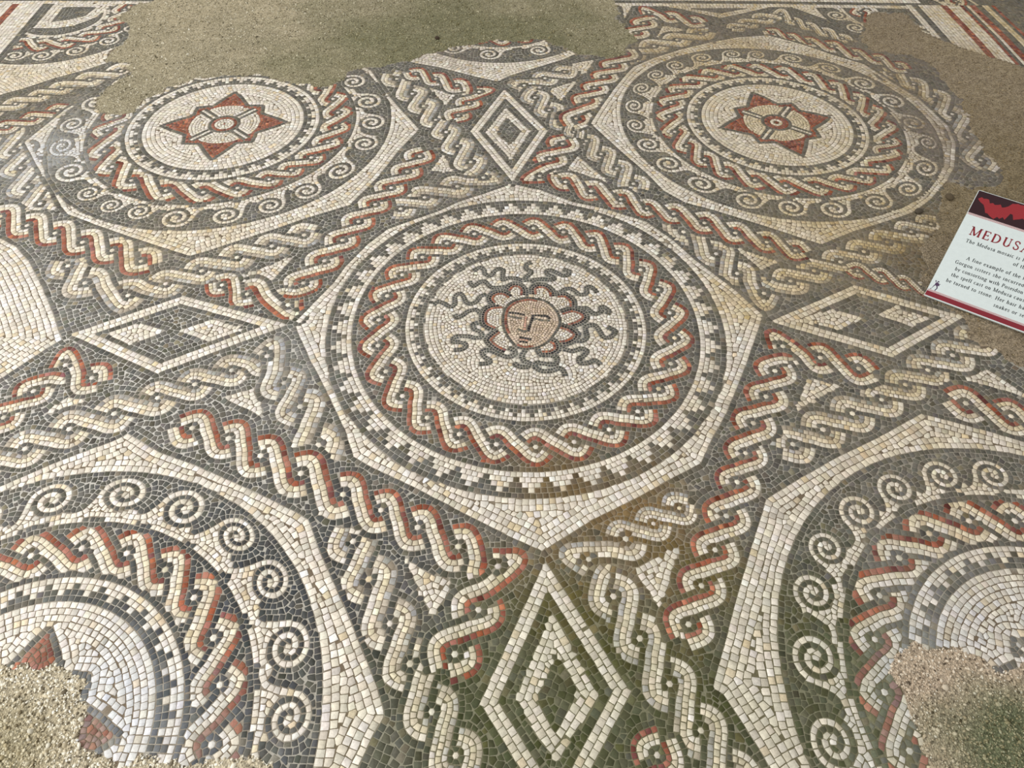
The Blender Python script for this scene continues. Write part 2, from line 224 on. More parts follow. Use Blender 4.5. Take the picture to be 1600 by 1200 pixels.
STRAND = {'R': ['W', 'Y', 'R'], 'G': ['W', 'Y', 'B']}
def guilloche(E, kind, side, part, closed=False, A=.395, tw=.131):
    """two-strand twist: E are the eyes; every strand piece crosses over from the left to the right of the line"""
    E = np.asarray(E, float); n = len(E)
    if closed:
        g = lambda a: E[a % n]
        rngi = range(n)
    else:
        E0 = 2 * E[0] - E[1]; E9 = 2 * E[-1] - E[-2]
        g = lambda a: E0 if a == -1 else E9 if a == n else (2 * E0 - E[0] if a < -1 else 2 * E9 - E[-1] if a > n else E[a])
        rngi = range(-1, n)
    def nrm(a):
        t1 = g(a) - g(a - 1); t2 = g(a + 1) - g(a)
        t1 = t1 / np.hypot(*t1); t2 = t2 / np.hypot(*t2)
        t = t1 + t2; t = t / np.hypot(*t)
        k = min(1.25, 1 / max(.5, float(t @ t2)))
        return np.array((-t[1], t[0])) * k
    pieces = []
    for a in rngi:
        p = np.hypot(*(g(a + 1) - g(a)))
        pa = .5 * (p + np.hypot(*(g(a) - g(a - 1)))); pb = .5 * (p + np.hypot(*(g(a + 2) - g(a + 1))))
        p = min(p, .125)
        n1, n2 = nrm(a), nrm(a + 1)
        q1 = g(a) + n1 * A * min(pa, .125); q2 = g(a + 1) - n2 * A * min(pb, .125)
        M0 = .5 * (g(a) + g(a - 1)); M1 = .5 * (g(a) + g(a + 1)); M2 = .5 * (g(a + 1) + g(a + 2))
        full = spline([M0, q1, M1, q2, M2], .004)
        pieces.append((full, p, a))
    order = (['D'] + STRAND[kind] + ['D'])
    if side < 0: cols = order                       # last colour on the left
    else: cols = order[::-1]
    lim = lambda a: (not closed) and (a == -1 or a == n - 1)
    for phase in (0, 1):
        for full, p, a in pieces:
            m = len(full); w = tw * p
            if phase == 0:
                if lim(a): 
                    seg = full[int(m * .55):] if a == -1 else full[:int(m * .45)]
                    rows(seg, w, cols, part)
                else: rows(full[int(m * .06):int(m * .94)], w, cols, part)
            elif not lim(a):
                rows(full[int(m * .27):int(m * .73)], w, cols, part)
    for a in range(n):
        t = g(a + 1) - g(a - 1); t = t / np.hypot(*t)
        pe = tw * min(.115, np.hypot(*(g(a + 1) - g(a))))
        ring_row(g(a), pe * 1.02, pe, ['D'], part, 6, math.atan2(t[1], t[0]))
        dot(g(a), t, pe * 1.02, 'W', part)

def polar_fill(angs, nom):
    a = sorted(angs); out = []
    for q in range(len(a)):
        b = a[(q + 1) % len(a)] + (360 if q == len(a) - 1 else 0)
        n = max(1, int(round((b - a[q]) / nom)))
        out += [a[q] + (b - a[q]) * i / n for i in range(n)]
    return out
def at(c, r, deg):
    return np.array((c[0] + r * math.cos(math.radians(deg)), c[1] + r * math.sin(math.radians(deg))))

LAT = lambda i, j: np.array((.03495 + 1.083 * (math.cos(.0653) * i - math.sin(.0653) * j), 1.4052 + 1.083 * (math.sin(.0653) * i + math.cos(.0653) * j)))

# ------------------------------------------------------------------ design
# octagon fields
OCT = {k: V(v) for k, v in DATA['oct'].items()}
PARTN = {'C': 'gorgon', 'TL': 'rosTL', 'TR': 'rosTR', 'BL': 'rosBL', 'BR': 'rosBR', 'W': 'medW', 'N': 'medN', 'NW': 'medNW', 'NE': 'medNE'}
for k, P in OCT.items():
    reg_poly(P, 'W', .0172, PARTN[k])
for P in DATA['tri']:
    P = V(P); reg_poly(P, 'W', .0150, 'ground')
    c = P.mean(0)
    row(resample(np.vstack([P, P[:1]]) * .93 + c * .07, .004), .012, 'W', 'ground') if 0 else None

# guilloche bands (the ones that pass beneath first)
BANDS = {b[0]: b for b in DATA['bands']}
for nme, kind, side, E in DATA['bands']:
    if kind == 'G': guilloche(V(E), kind, side, 'band_' + nme)
for nme, kind, side, E in DATA['bands']:
    if kind == 'R': guilloche(V(E), kind, side, 'band_' + nme)

# octagon outlines: one dark row and one white row inside it
def smooth_closed(P):
    return resample(np.vstack([P, P[:1]]), .006)
for k, P in OCT.items():
    a = .5 * (P * np.roll(P, -1, 0)[:, ::-1] @ np.array((1, -1))).sum()
    path = smooth_closed(P)
    sgn = 1 if a > 0 else -1
    row(path - 0, .0001, 'D', PARTN[k]) if 0 else None
    T = tang(path); N = np.c_[-T[:, 1], T[:, 0]] * sgn
    row(path - N * .007, .0145, 'D', 'ground')
    row(path + N * .0085, .0160, 'W', PARTN[k])

# lozenges
def inset_poly(P, d):
    n = len(P); c = P.mean(0); out = []
    for a in range(n):
        p0, p1, p2 = P[a - 1], P[a], P[(a + 1) % n]
        def edge(u, v):
            t = (v - u) / np.hypot(*(v - u)); m = np.array((-t[1], t[0]))
            if (c - u) @ m < 0: m = -m
            return u + m * d, t
        q1, t1 = edge(p0, p1); q2, t2 = edge(p1, p2)
        M = np.array([t1, -t2]).T
        s = np.linalg.solve(M, q2 - q1)
        out.append(q1 + t1 * s[0])
    return np.array(out)
def closed_rows(P, d0, w, cols, part):
    for a, c in enumerate(cols):
        Q = inset_poly(P, d0 + (a + .5) * w)
        for e in range(len(Q)):
            u, v = Q[e], Q[(e + 1) % len(Q)]
            t = (v - u) / np.hypot(*(v - u))
            row(np.linspace(u - t * w * .5, v + t * w * .5 * (-1), max(4, int(np.hypot(*(v - u)) / .004))), w, c, part)
for k, L in DATA['loz'].items():
    part = 'loz' + k
    O = V(L['outer'])
    reg_poly(inset_poly(O, -.016), 'D', .016, part)
    w = .0165
    closed_rows(O, -w, w, ['D', 'W', 'W', 'D'], part)
    if 'inner' in L:
        I = V(L['inner']); reg_poly(I, 'W', .0165, part)
        closed_rows(I, 0, .0165, ['W', 'W'], part)
        reg_poly(V(L['core']), 'D', .016, part)
    else:
        for q in L['quads']: reg_poly(V(q), 'W', .0165, part)
for k in ('nwtri', 'ntri'):
    part = 'loz' + k
    reg_poly(V(DATA[k]['outer']), 'W', .017, part); reg_poly(V(DATA[k]['core']), 'D', .017, part)

# medallions with rosette and running scroll
def spiral(c, p, base_r, out_r, gap):
    """running-scroll unit: (white line, dark line, cream body, halo) in floor coordinates"""
    rs = np.hypot(*(p - c)); rad = (p - c) / rs; u = np.array((-rad[1], rad[0]))    # u: increasing angle
    hb = rs - base_r
    Ru = .335 * gap
    Rv_ = max(min(Ru * .97, out_r - rs - .020), .7 * Ru)
    W2 = lambda q: p + q[:, :1] * u + q[:, 1:] * rad
    def coil(f0, f1, n=80):
        ph = np.linspace(f0, f1, n) * 2 * math.pi
        k = ph / (4 * math.pi)
        psi = -(ph - 4 * math.pi)
        return np.c_[Ru * k * np.cos(psi), Rv_ * k * np.sin(psi)]
    w = min(Ru, Rv_) * .262
    tail = spline(np.array([(Ru, 0), (Ru * 1.12, -.35 * hb), (Ru * 1.32, -.66 * hb), (gap * .55, -hb + w * 1.0), (gap * .70, -hb + w * .5)]), .004)
    line = W2(np.vstack([coil(.30, 2.0), tail[1:]]))
    fr = np.linspace(.85, 2.92, 110)
    psi = -(fr - 2) * 2 * math.pi
    kk_ = fr * .5 - .25
    dark = W2(np.c_[Ru * kk_ * np.cos(psi), Rv_ * kk_ * np.sin(psi)])
    fr = np.linspace(1.95, 2.95, 50); psi = -(fr - 2) * 2 * math.pi; kk_ = fr * .5 - .115
    halo = W2(np.c_[Ru * kk_ * np.cos(psi), Rv_ * kk_ * np.sin(psi)])
    th0 = math.degrees(math.atan2(rad[1], rad[0])); dg = math.degrees(gap / rs)
    arc = np.array([at(c, base_r, th0 + dg * q) for q in np.linspace(.66, -.62, 12)])
    poly = np.vstack([W2(tail), arc, W2(np.array([(-gap * .40, -hb + 2.0 * w), (-Ru * .6, -.5 * hb), (0, 0)]))])
    return line, dark, poly, halo, w
def scroll(c, items, rb, ro, part, t):
    res = [spiral(c, p, rb, ro, g) for p, g in items]
    for line, dark, poly, halo, w in res: reg_poly(poly, 'W', t, part)
    for line, dark, poly, halo, w in res: reg_poly(halo, 'D', w * 1.02, part)
    ring_row(c, rb + .5 * t, t, ['W'], part)
    for (line, dark, poly, halo, w), (p, g) in zip(res, items):
        row(dark, w * .96, 'D', part, tl=w * 1.2)
        row(line, w * 1.04, 'W', part, tl=w * 1.22)
        dot(p, (1, 0), w * .9, 'W', part)
def medallion(key, c, S, So, rosang, part):
    """S scales the inner radii, So those of the scroll"""
    c = np.asarray(c)
    rb = .5165 * So                                   # base circle of the scroll
    ro = {'TL': .679, 'TR': .652}.get(key, .668 * So)
    t = .0148 * S
    reg_ring(c, ro, 0, 'D', .0158 * S, part)
    ring_row(c, ro - .5 * t, t, ['D'], part)
    sp = V(DATA['spir'][key])
    ang = [math.degrees(math.atan2(*(q - c)[::-1])) for q in sp]
    radi = {round(a, 3): np.hypot(*(q - c)) for a, q in zip(ang, sp)}
    angs = polar_fill(ang, 16.2); rmean = float(np.mean(list(radi.values())))
    items = []
    for i, a in enumerate(angs):
        b = angs[(i + 1) % len(angs)] + (360 if i == len(angs) - 1 else 0)
        z = angs[i - 1] - (360 if i == 0 else 0)
        rs = min(max(radi.get(round(a, 3), rmean), rmean - .01), rmean + .012)
        items.append((at(c, rs, a), min(math.radians(min(b - a, a - z)) * rs * .5 + math.radians(b - a) * rs * .5, .19 * S)))
    scroll(c, items, rb, ro, part, .0140 * S)
    # guilloche ring
    r_eye = .5 * (rb - t + .3885 * S) 
    eang = [math.degrees(math.atan2(*(q - c)[::-1])) for q in V(DATA['eyes'][key])]
    ea = polar_fill(eang, 14.6 if S > .97 else 15.8)
    reg_ring(c, rb, .29 * S, 'D', .015 * S, part)
    guilloche([at(c, r_eye, a) for a in ea], 'R', 1, part, closed=True, A=.392, tw=.129)
    ring_row(c, rb - .5 * t, t, ['D'], part)
    # stepped ring and disc
    r_w = .372 * S
    reg_ring(c, r_w + .016 * S, 0, 'D', .015 * S, part)
    ring_row(c, r_w + .5 * t, t, ['D'], part)
    n = 4 * (36 if S > .97 else 32)
    w = .0155 * S
    r = r_w - .5 * w
    ring_row(c, r, w, list('WWWW'), part, n)
    ring_row(c, r - w, w, list('WWWD'), part, n)
    ring_row(c, r - 2 * w, w, list('DWDD'), part, n)
    ring_row(c, r - 3 * w, w, list('DDDD'), part, n)
    rd = r - 3.5 * w
    kd = reg_ring(c, rd, 0, 'W', .0165 * S, part)
    q = rd - .0082 * S
    while q > .262 * S:
        ring_row(c, q, .0164 * S, ['W'], part); q -= .0164 * S
    # rosette
    Z = S * (.86 if key == 'BR' else 1)
    rp = lambda r, a: at(c, r * Z, rosang + a)
    star = []
    for m in range(4):
        b = m * 90
        star += [rp(.247, b), rp(.200, b + 10), rp(.155, b + 27), rp(.186, b + 45), rp(.152, b + 63), rp(.200, b + 80)]
    star = np.array(star)
    reg_poly(star, 'R', .0125 * S, part)
    row(resample(np.vstack([star, star[:1]]), .003), .013 * S, 'D', part)
    reg_ring(c, .137 * S, 0, 'Y' if key == 'TR' else 'W', .0125 * S, part)
    for m in range(4):
        a = math.radians(rosang + 45 + m * 90)
        d = np.array((math.cos(a), math.sin(a)))
        rows(np.linspace(c + d * .055 * S, c + d * .150 * S, 30), .0115 * S, ['D', 'W', 'D'], part)
    for r_, col in ((.0565, 'D'), (.044, 'R'), (.032, 'R') if key == 'TR' else (.032, 'W'), (.020, 'W')):
        ring_row(c, r_ * S, .0122 * S, [col], part)
    reg_ring(c, .014 * S, 0, 'W', .012 * S, part)
    dot(c, (1, 0), .011 * S, 'R', part)
medallion('TR', DATA['med']['TR'], 1.0, 1.0, 11.5, 'rosTR')
medallion('TL', DATA['med']['TL'], 1.03, 1.035, 5, 'rosTL')
medallion('BL', DATA['med']['BL'], .915, .932, 3.5, 'rosBL')
medallion('BR', DATA['med']['BR'], .915, .93, -8, 'rosBR')

# partial medallions cut by the border
def part_med(c, rr, spirs, part):
    ro, rb, rg = rr
    reg_ring(c, ro, 0, 'D', .0165, part)
    ring_row(c, ro - .007, .0145, ['D'], part)
    scroll(np.asarray(c), [(at(c, s[0], s[1]), s[2]) for s in spirs], rb, ro, part, .0145)
    reg_ring(c, rb, 0, 'D', .015, part)
    ne = max(6, int(round(2 * math.pi * rg / .105)))
    guilloche([at(c, rg, 360 * i / ne) for i in range(ne)], 'R', 1, part, closed=True, A=.385, tw=.128)
    ring_row(c, rg - .075, .016, list('WWDW'), part)
    ring_row(c, rg - .091, .016, ['W'], part)
part_med(LAT(-2, 2), (.475, .350, .29), [(.395, a, .145) for a in (-115, -97, -79, -58, -36, -14)], 'medNW')
part_med(LAT(0, 2) + np.array((0, -.0)), (.515, .365, .29), [(.435, a, .150) for a in (-160, -139, -118, -94, -62, -40, -20)], 'medN')
part_med(LAT(2, 2), (.505, .365, .29), [(.43, a, .150) for a in (-188, -168, -148, -128, -108)], 'medNE')
for k in ('nwtri',):
    part = 'loz' + k
    reg_poly(V(DATA[k]['outer']), 'W', .017, part); reg_poly(V(DATA[k]['core']), 'D', .017, part)

# central medallion
CC = np.array(DATA['C'])
reg_ring(CC, .611, 0, 'D', .0155, 'gorgon')
ring_row(CC, .603, .0155, ['D'], 'gorgon')
n5 = 45 * 5
w = .0152
ph = math.radians(95.5) - 2 * math.pi * 2.5 / n5
for a, pat in enumerate(('WWWWW', 'WWWWD', 'DWWWD', 'DDWDD')):
    ring_row(CC, .5335 + (a + .5) * w, w, list(pat) if a != 1 else list('WWWWW'), 'gorgon', n5, ph) if a != 1 else None
ring_row(CC, .5335 + .5 * w, w, list('WWWWW'), 'gorgon', n5, ph)
ring_row(CC, .5335 + 1.5 * w, w, list('WWWWD'), 'gorgon', n5, ph + math.pi / n5)
ring_row(CC, .5335 + 2.5 * w, w, list('DWWWD'), 'gorgon', n5, ph)
ring_row(CC, .5335 + 3.5 * w, w, list('DDWDD'), 'gorgon', n5, ph)
reg_ring(CC, .533, 0, 'D', .0145, 'gorgon')
guilloche([at(CC, .4555, 73.4 - 13.3333 * i) for i in range(26, -1, -1)], 'R', 1, 'gorgon', closed=True, A=.392, tw=.130)
ring_row(CC, .5255, .0150, ['D'], 'gorgon')
reg_ring(CC, .386, 0, 'D', .013, 'gorgon')
ring_row(CC, .3785, .0142, ['D'], 'gorgon')
n4 = 46 * 4
ring_row(CC, .3650, .0132, list('WWWW'), 'gorgon', n4)
ring_row(CC, .3518, .0132, list('WWWD'), 'gorgon', n4)
ring_row(CC, .3386, .0132, list('DWDD'), 'gorgon', n4)
ring_row(CC, .3254, .0132, list('DDDD'), 'gorgon', n4)
reg_ring(CC, .3188, .0, 'D', .012, 'gorgon')
kd = reg_ring(CC, .312, 0, 'W', .0120, 'gorgon')
for q in (.3060, .2940):
    ring_row(CC, q, .0120, ['W'], 'gorgon')
G = DATA['gor']
for s in G['snakes']:
    P = spline(V(s), .003)
    rows(P, .0082, ['S', 'S'], 'gorgon', tl=.0088)
face = V(G['face'])
FCc = face.mean(0)
for p in G['petals']:
    P = spline(V(p), .003)
    if ((P[len(P) // 2] - FCc) @ (offs(P, .004)[len(P) // 2] - P[len(P) // 2])) > 0: s = 1
    else: s = -1
    ctr = P.mean(0)
    reg_poly(np.vstack([P, (P[0] + P[-1])[None] * .5 * .6 + FCc * .4]), 'W', .0085, 'gorgon')
    for o, c in ((.0085, 'S'), (0, 'K'), (-.0085, 'R'), (-.017, 'W')):
        row(offs(P, o * s), .0085, c, 'gorgon', tl=.0092)
Pf = spline(face[:-1], .003, closed=True)
reg_poly(Pf, 'F', .0085, 'gorgon')
a = .5 * (Pf * np.roll(Pf, -1, 0)[:, ::-1] @ np.array((1, -1))).sum()
sg = 1 if a > 0 else -1
row(offs(Pf, .0085 * sg), .0085, 'F', 'gorgon', tl=.009)
m = len(Pf)
row(Pf, .0085, 'S', 'gorgon', tl=.0092)
row(offs(Pf, .0085 * sg)[int(m * .10):int(m * .48)], .0085, 'R', 'gorgon', tl=.0092)
for c, p in G['feat']:
    row(spline(V(p), .003), .0078, c, 'gorgon', tl=.0085)

# border strips around the field
BL_, BT_, BR_ = [V(b) for b in DATA['border']]
def strip(P, sgn, part):
    d = P[-1] - P[0]; d = d / np.hypot(*d)
    L = np.array([P[0] - d * .5, *P, P[-1] + d * .05]) if part != 'border_right' else np.array([P[0], *P[1:], P[-1] + d * 1.0])
    L = resample(L, .01)
    T = tang(L); N = np.c_[-T[:, 1], T[:, 0]] * sgn
    cols = ['D', 'D'] + ['W'] * 7 + ['R', 'R'] + ['W'] * 4 + ['R', 'D', 'W', 'R', 'R', 'D', 'D', 'Y', 'Y', 'D', 'R']
    for a, c in enumerate(cols):
        row(L + N * (.0170 * a), .0170, c, part)
    for a, c in enumerate(['W', 'W']):
        row(L - N * (.0170 * (a + 1)), .0170, c, part) if part != 'border_left' else None
strip(BL_, 1, 'border_left')
strip(BT_, 1, 'border_top')
strip(BR_, 1, 'border_right')

# ------------------------------------------------------------------ lay the tesserae
FRAME = V(DATA['frame'])
GRAVEL = [V(g) for g in DATA['gravel']]
Xg, Yg = np.meshgrid(X0 + (np.arange(NXp) + .5) * PX, Y0 + (np.arange(NYp) + .5) * PX)
keep = inside(FRAME, Xg, Yg)
gmask = np.zeros_like(keep)
def rough(n, a):
    """smooth noise raster with cells of n pixels"""
    c = rng.normal(0, a, (NYp // n + 3, NXp // n + 3)).astype(np.float32)
    yi = np.arange(NYp) / n; xi = np.arange(NXp) / n
    y0 = yi.astype(int); x0 = xi.astype(int)
    fy = (yi - y0)[:, None].astype(np.float32); fx = (xi - x0)[None].astype(np.float32)
    r0_ = c[y0][:, x0] * (1 - fx) + c[y0][:, x0 + 1] * fx
    r1_ = c[y0 + 1][:, x0] * (1 - fx) + c[y0 + 1][:, x0 + 1] * fx
    return r0_ * (1 - fy) + r1_ * fy
wx = rough(10, .008) + rough(26, .010); wy = rough(10, .008) + rough(26, .010)
for g in GRAVEL:
    s_ = sub(g.min(0) - .05, g.max(0) + .05)
    gmask[s_[0], s_[1]] |= inside(g, s_[2] + wx[s_[0], s_[1]], s_[3] + wy[s_[0], s_[1]])
keep &= ~gmask
own[~keep] = -1

SP, ST, SS, SC, SPART = [], [], [], [], []
CELL = .012
H = {}
def free(x, y, r):
    cx, cy = int(x / CELL + 1e4), int(y / CELL + 1e4)
    m = 2 if r > CELL else 1
    r2 = r * r
    for a in range(cx - m, cx + m + 1):
        for b in range(cy - m, cy + m + 1):
            for (u, v) in H.get((a, b), ()):
                if (u - x) ** 2 + (v - y) ** 2 < r2: return False
    return True
def put(x, y, tx, ty, sl, sw, col, part):
    H.setdefault((int(x / CELL + 1e4), int(y / CELL + 1e4)), []).append((x, y))
    SP.append((x, y)); ST.append((tx, ty)); SS.append((sl, sw)); SC.append(col); SPART.append(part)

for k, P, T, Sz, cols, part in seeds[::-1]:
    i, j = ij(P)
    ok = (i >= 0) & (i < NYp) & (j >= 0) & (j < NXp)
    for a in np.nonzero(ok)[0]:
        if own[i[a], j[a]] == k and free(P[a, 0], P[a, 1], .60 * min(Sz[a])):
            put(P[a, 0], P[a, 1], T[a, 0], T[a, 1], Sz[a, 0], Sz[a, 1], cols[a], part)

# distance to the nearest change of owner
isreg = np.zeros(nid[0] + 2, bool)
for k in region: isreg[k] = True
lab = np.where((own >= 0) & isreg[np.maximum(own, 0)], own, -2)
edge = np.zeros(lab.shape, bool)
edge[:, 1:] |= lab[:, 1:] != lab[:, :-1]
edge[1:, :] |= lab[1:, :] != lab[:-1, :]
edge |= lab == -2
BIG = 60
f = np.where(edge, 0, BIG).astype(np.float32)
for j in range(1, NXp): np.minimum(f[:, j], f[:, j - 1] + 1, out=f[:, j])
for j in range(NXp - 2, -1, -1): np.minimum(f[:, j], f[:, j + 1] + 1, out=f[:, j])
f2 = f * f
d2 = f2.copy()
for s in range(1, BIG):
    ss = float(s * s)
    np.minimum(d2[s:], f2[:-s] + ss, out=d2[s:])
    np.minimum(d2[:-s], f2[s:] + ss, out=d2[:-s])
dist = np.sqrt(d2) * PX
del f, f2, d2
gy, gx = np.gradient(dist, PX)

fill_ids = [k for k in region if k in set(np.unique(lab).tolist())]
flat = lab.ravel()
order = np.argsort(flat, kind='stable')
sl = flat[order]
for k in fill_ids:
    col, t, part = region[k]
    lo, hi = np.searchsorted(sl, k), np.searchsorted(sl, k, side='right')
    pix = order[lo:hi]
    if len(pix) == 0: continue
    dd = dist.ravel()[pix]
    kk = np.floor(dd / t)
    near = np.abs(dd - (kk + .5) * t) < PX * .75
    pix, kk2 = pix[near], kk[near]
    o = np.argsort(kk2, kind='stable')
    rmin = .80 * t
    def snap(x, y, target):
        for _ in range(2):
            i = int((y - Y0) / PX); j = int((x - X0) / PX)
            if not (0 <= i < NYp and 0 <= j < NXp) or lab[i, j] != k: return None
            gxx, gyy = gx[i, j], gy[i, j]
            g2 = gxx * gxx + gyy * gyy
            if g2 < .2: return (x, y, i, j)
            e = max(-.4 * t, min(.4 * t, dist[i, j] - target))
            x -= gxx / g2 * e; y -= gyy / g2 * e
        i = int((y - Y0) / PX); j = int((x - X0) / PX)
        if not (0 <= i < NYp and 0 <= j < NXp) or lab[i, j] != k: return None
        return (x, y, i, j)
    for p in pix[o]:
        i, j = divmod(int(p), NXp)
        x = X0 + (j + .5) * PX; y = Y0 + (i + .5) * PX
        if not free(x, y, rmin): continue
        tgt = (math.floor(dist[i, j] / t) + .5) * t
        for dr in (1, -1):
            cx, cy, ci, cj = x, y, i, j
            first = dr == 1
            for stp in range(400):
                tx, ty = -gy[ci, cj], gx[ci, cj]
                h = math.hypot(tx, ty)
                if h < .3: tx, ty = 1.0, 0.0
                else: tx, ty = tx / h, ty / h
                if first or stp > 0:
                    if not free(cx, cy, rmin): break
                    put(cx, cy, tx, ty, t, t, col, part)
                s = t * random.uniform(.93, 1.08) * dr
                r = snap(cx + tx * s, cy + ty * s, tgt)
                if r is None: break
                cx, cy, ci, cj = r

# close remaining holes
cov = ~keep
for (x, y), (a_, b_) in zip(SP, SS):
    r = .66 * (a_ + b_) * .5
    i0 = int((y - r - Y0) / PX); i1 = int((y + r - Y0) / PX) + 1; j0 = int((x - r - X0) / PX); j1 = int((x + r - X0) / PX) + 1
    if i0 < 0 or j0 < 0: continue
    cov[i0:i1, j0:j1] = True
idcol = {k: region[k][:1] + region[k][2:] for k in region}
for k, P, T, Sz, cols, part in seeds: idcol[k] = (cols[0], part)
hi_, hj_ = np.nonzero(~cov)
for i, j in zip(hi_.tolist(), hj_.tolist()):
    x = X0 + (j + .5) * PX; y = Y0 + (i + .5) * PX
    if free(x, y, .0098):
        c_, p_ = idcol.get(int(own[i, j]), ('D', 'ground'))
        h = math.hypot(gx[i, j], gy[i, j])
        tx, ty = (-gy[i, j] / h, gx[i, j] / h) if h > .3 else (1.0, 0.0)
        put(x, y, tx, ty, .013, .013, c_, p_)

SP = np.array(SP); ST = np.array(ST); SS = np.array(SS)
NS = len(SP)
SP = SP + rng.normal(0, 1, SP.shape) * (SS.min(1) * .035)[:, None]

# ------------------------------------------------------------------ colours
BASE = {'W': (231, 222, 206), 'Y': (226, 213, 186), 'R': (154, 97, 78), 'D': (102, 99, 90), 'B': (178, 175, 168),
        'S': (88, 88, 82), 'K': (45, 42, 44), 'F': (218, 196, 172), 'P': (205, 160, 138)}
JIT = {'W': 11, 'Y': 13, 'R': 14, 'D': 9, 'B': 15, 'S': 9, 'K': 8, 'F': 12, 'P': 12}
COL = np.zeros((NS, 3))
for a in range(NS):
    c = SC[a]
    b = np.array(BASE[c], float); g = random.gauss(0, 1) * JIT[c]
    b = b + g + np.array((random.gauss(0, 1.6), 0, random.gauss(0, 3)))
    u = random.random()
    if c in 'W' and u < .06: b = b * (.96, .92, .84)
    if c in 'W' and u > .9: b = b * (1.03, 1.04, 1.07)
    if c == 'R' and u < .2: b = b * (1.12, 1.05, .95)
    if c == 'R' and u > .85: b = b * (.8, .75, .85)
    if c == 'D' and u < .06: b = b * (1.25, 1.2, 1.1)
    if c == 'B' and u < .5: b = np.array((188, 176, 158)) + g
    COL[a] = b
TINT = {'brown': ((118, 101, 74), None, 'D'), 'moss': ((82, 84, 58), (212, 205, 184), 'DW'), 'pale': ((146, 145, 141), (212, 212, 211), 'DWR'),
        'mauve': ((120, 111, 102), (158, 146, 132), 'DWR'), 'earth': ((120, 106, 82), (176, 158, 124), 'DWR'), 'ochre': ((128, 119, 101), (210, 188, 144), 'DW'),  # ochre: broad soft patches, darker and yellower, mostly towards the right
        'slate': ((74, 75, 73), None, 'D')}
isD = np.array([c in 'DSK' for c in SC]); isR = np.array([c in 'RP' for c in SC])
for (p, r, k, s) in DATA['stain']:
    p = np.array(p) / 1000.; r = r / 1000.
    d = np.hypot(*(SP - p).T) / r
    wob = .22 * np.sin(SP[:, 0] * 23 + p[0] * 9) + .22 * np.sin(SP[:, 1] * 19 + SP[:, 0] * 11)
    wgt = s * np.clip(1.35 - d - wob * .8, 0, 1) ** 1.0
    wgt = wgt * np.clip(rng.normal(.85, .3, NS), 0, 1.15)
    wgt = np.clip(wgt, 0, 1)[:, None]
    dk, lt, who = TINT[k]
    m = isD
    COL[m] = COL[m] * (1 - wgt[m]) + (np.array(dk) + (COL[m] - np.array(BASE['D'])) * .7) * wgt[m]
    if lt is not None:
        m = ~isD & ~isR
        COL[m] = COL[m] * (1 - .8 * wgt[m]) + (np.array(lt) + (COL[m] - np.array(BASE['W'])) * .6) * wgt[m] * .8
        if 'R' in who:
            m = isR
            COL[m] = COL[m] * (1 - .6 * wgt[m]) + np.array(dk) * .6 * wgt[m]
COL = lin(np.clip(COL, 8, 250))

# ------------------------------------------------------------------ cut every tessera to its neighbours
kd = kdtree.KDTree(NS)
for a in range(NS): kd.insert((SP[a, 0], SP[a, 1], 0), a)
kd.balance()
size = SS.min(1)
cells = [None] * NS
isDl = isD.tolist(); spl = SP.tolist(); stl = ST.tolist(); ssl = SS.tolist(); szl = size.tolist()
for a in range(NS):
    x, y = spl[a]; tx, ty = stl[a]; hl, hw = ssl[a][0] * .60, ssl[a][1] * .58
    g = (.00066 if isDl[a] else .00050) + random.random() * .00055
    poly = [(-hl, -hw), (hl, -hw), (hl, hw), (-hl, hw)]
    poly = [(u * tx - v * ty, u * ty + v * tx) for u, v in poly]
    s0 = szl[a]
    for co, b, dd in kd.find_n((x, y, 0), 15):
        if b == a or dd < 1e-6: continue
        ux, uy = co[0] - x, co[1] - y
        bx, by = stl[b]
        dp = tx * bx + ty * by
        if abs(dp) < .7071: bx, by = -by, bx; dp = tx * bx + ty * by
        if dp < 0: bx, by = -bx, -by; dp = -dp
        if dp > .93:
            mx_, my_ = tx + bx, ty + by; h = math.hypot(mx_, my_); mx_ /= h; my_ /= h
            du = ux * mx_ + uy * my_; dv = -ux * my_ + uy * mx_
            if abs(du) > abs(dv): nx, ny, ln = (mx_, my_, du) if du > 0 else (-mx_, -my_, -du)
            else: nx, ny, ln = (-my_, mx_, dv) if dv > 0 else (my_, -mx_, -dv)
        else:
            nx, ny, ln = ux / dd, uy / dd, dd
        q = ln * s0 / (s0 + szl[b]) - g
        ds = [u * nx + v * ny - q for u, v in poly]
        if max(ds) <= 0: continue
        out = []
        n = len(poly)
        for e in range(n):
            d1 = ds[e]; d2_ = ds[(e + 1) % n]
            if d1 <= 0: out.append(poly[e])
            if (d1 > 0) != (d2_ > 0):
                s = d1 / (d1 - d2_); p, q2 = poly[e], poly[(e + 1) % n]
                out.append((p[0] + (q2[0] - p[0]) * s, p[1] + (q2[1] - p[1]) * s))
        poly = out
        if len(poly) < 3: break
    if len(poly) < 3: continue
    # drop very short edges
    pp = []
    for e in range(len(poly)):
        p = poly[e]
        if not pp or math.hypot(p[0] - pp[-1][0], p[1] - pp[-1][1]) > .0016: pp.append(p)
    if len(pp) > 3 and math.hypot(pp[0][0] - pp[-1][0], pp[0][1] - pp[-1][1]) < .0016: pp.pop()
    ar = 0
    for e in range(len(pp)):
        p, q2 = pp[e], pp[(e + 1) % len(pp)]
        ar += p[0] * q2[1] - p[1] * q2[0]
    if ar * .5 < 1.1e-5 or len(pp) < 3: continue
    cells[a] = pp

